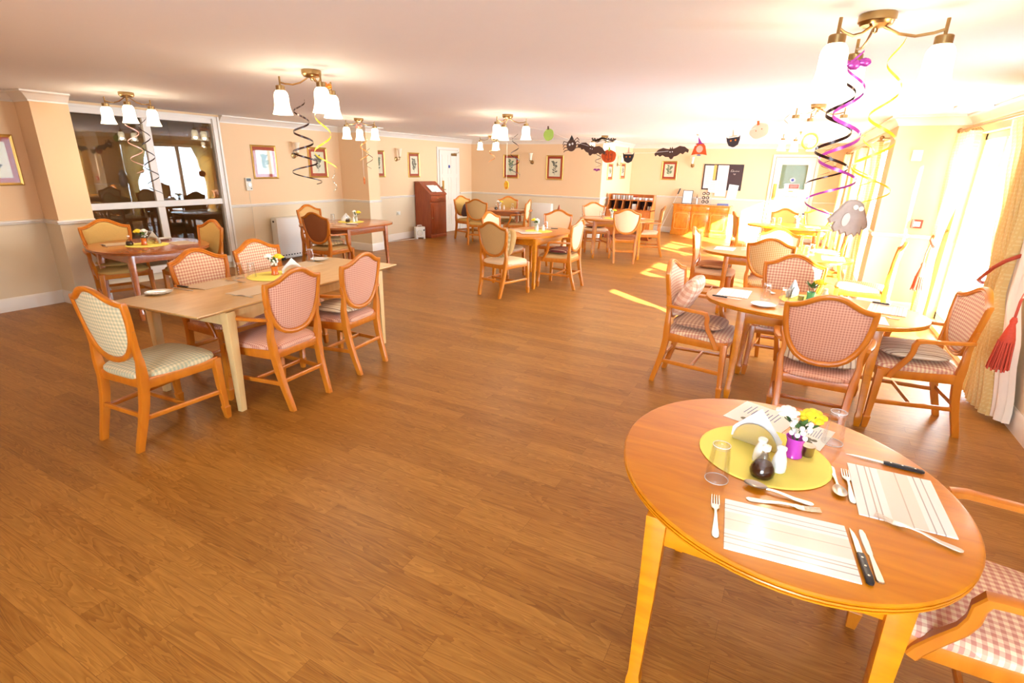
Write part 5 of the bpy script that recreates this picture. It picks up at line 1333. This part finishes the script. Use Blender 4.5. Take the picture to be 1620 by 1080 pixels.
rail('brass curtain rail over the big right window', 1.46, RW, 4.95, 7.86, 2.16)
rail('brass curtain rail over the far right windows', .8, RF, 8.45, 14.7, 2.12)
def tieback(label, pts, tassel=None):
    t = thing('tie_back', label, 'tie back', (0, 0, 0), 0, 'red curtain tie backs')
    obj('cord', MB().tube(pts, .014, 8), 'cord_red', t)
    obj('hook', MB().tube([pts[-1], (RW-.001, pts[-1][1], pts[-1][2]+.02)], .012, 8), 'brass', t)
    return t
def tassel(label, x, y, z, L=.34, r=.06):
    t = thing('tassel', label, 'tassel', (x, y, z), 0, 'red curtain tassels')
    obj('cord', MB().tube([(0, 0, 0), (.0, .0, .12), (.02, .0, .24)], .008, 8), 'cord_red', t)
    obj('head', MB().lathe([(.001, .02), (.012, .015), (.02, -.01), (.016, -.03), (.024, -.06), (.04, -.13), (.042, -.15), (.001, -.15)], 18), 'tassel_red', t)
    mb = MB()
    for k in range(46):
        a = k*2.39996; q = .042*math.sqrt((k+.5)/46)
        mb.tube([(q*math.cos(a), q*math.sin(a), -.145), (q*1.2*math.cos(a), q*1.2*math.sin(a), -.24), (q*1.45*math.cos(a), q*1.45*math.sin(a), -L+.015*math.sin(k*1.3))], .006, 5)
    obj('fringe', mb, 'tassel_red', t)
    return t
tieback('red cord tying the near curtain of the big window to its wall hook', [(1.47, 5.47, .87), (1.41, 5.43, .87), (1.37, 5.36, .9), (1.365, 5.22, .97), (1.37, 5.1, 1.04), (1.4, 5.02, 1.1), (1.5, 5.06, 1.15), (1.56, 5.16, 1.17)])
tassel('big red tassel hanging against the near curtain at the right edge of the photo', 1.37, 4.42, .8)
tassel('red tassel seen against the bright far half of the big window', 1.38, 7.45, .72, .3)
tieback('red cord tying the far curtain of the big window', [(1.40, 7.3, .93), (1.40, 7.5, .98), (1.44, 7.65, 1.02), (1.55, 7.8, 1.06)])
o = obj('finial_cap', MB().lathe([(.03, 0), (.024, .02), (.014, .05), (.003, .085)], 12), 'mahogany'); tag(o, 'small wooden cone on top of the peach armchair at the middle table', 'finial'); place(o, (-3.61, 8.475, .99))

# ------------------------------------------------------------------ light
world = bpy.data.worlds.new('daylight'); SC.world = world; world.use_nodes = True
wt = world.node_tree; bg = wt.nodes['Background']
bg.inputs[0].default_value = (.7, .93, 1.12, 1); bg.inputs[1].default_value = 16.0
def portal(loc, rot, sx, sy):
    l = bpy.data.lights.new('daylight_portal', 'AREA'); l.shape = 'RECTANGLE'; l.size = sx; l.size_y = sy; l.cycles.is_portal = True
    o = bpy.data.objects.new('daylight_portal', l); COL.objects.link(o); o.location = loc; o.rotation_euler = rot
portal((RW+.21, 4.11, 1.58), (0, R(90), 0), 1.06, .36)
portal((RW+.21, 6.635, 1.08), (0, R(90), 0), 2.08, 2.17)
portal((RF+.19, 9.75, 1.07), (0, R(90), 0), 2.05, 2.5)
portal((RF+.19, 12.9, 1.07), (0, R(90), 0), 2.05, 3.0)
portal((.1, -3.19, 1.12), (R(90), 0, 0), 2.2, 2.15)  # daylight through the added doors behind the camera
s = bpy.data.lights.new('sun', 'SUN'); s.energy = 75; s.angle = R(.5); s.color = (.95, .97, 1)
o = bpy.data.objects.new('sun', s); COL.objects.link(o)
az = Vector((-1, .8, 0)).normalized(); el = R(22.3)
dr = az*math.cos(el)+Vector((0, 0, -math.sin(el)))
o.rotation_euler = dr.to_track_quat('-Z', 'Y').to_euler(); o.location = (6, 2, 6)
for i, (x, y, z) in enumerate(LAMPS):
    l = bpy.data.lights.new('lamp_glow', 'POINT'); l.energy = 6; l.color = (1, .8, .56); l.shadow_soft_size = .03
    o = bpy.data.objects.new('lamp_glow', l); COL.objects.link(o); o.location = (x, y, z)

# ------------------------------------------------------------------ camera
cam = bpy.data.cameras.new('camera'); co = bpy.data.objects.new('camera', cam); COL.objects.link(co)
pitch, roll, yaw = .32573643, .02190895, -.48501783
fw = Vector((math.sin(yaw)*math.cos(pitch), math.cos(yaw)*math.cos(pitch), -math.sin(pitch)))
rt = Vector((math.cos(yaw), -math.sin(yaw), 0)); up = rt.cross(fw)
r2 = rt*math.cos(roll)+up*math.sin(roll); u2 = -rt*math.sin(roll)+up*math.cos(roll)
mw = Matrix((r2, u2, -fw)).transposed().to_4x4(); mw.translation = (0, 0, 1.68)
co.matrix_world = mw
cam.sensor_width = 36; cam.lens = 819.88331/1620*36; cam.clip_start = .05
SC.camera = co
SC.view_settings.view_transform = 'Standard'; SC.view_settings.look = 'None'; SC.view_settings.gamma = 1; SC.view_settings.use_curve_mapping = False
SC.view_settings.exposure = 1.08
SC.cycles.max_bounces = 8; SC.cycles.transparent_max_bounces = 16; SC.cycles.sample_clamp_indirect = 6; SC.cycles.use_denoising = True; SC.cycles.caustics_reflective = False; SC.cycles.caustics_refractive = False
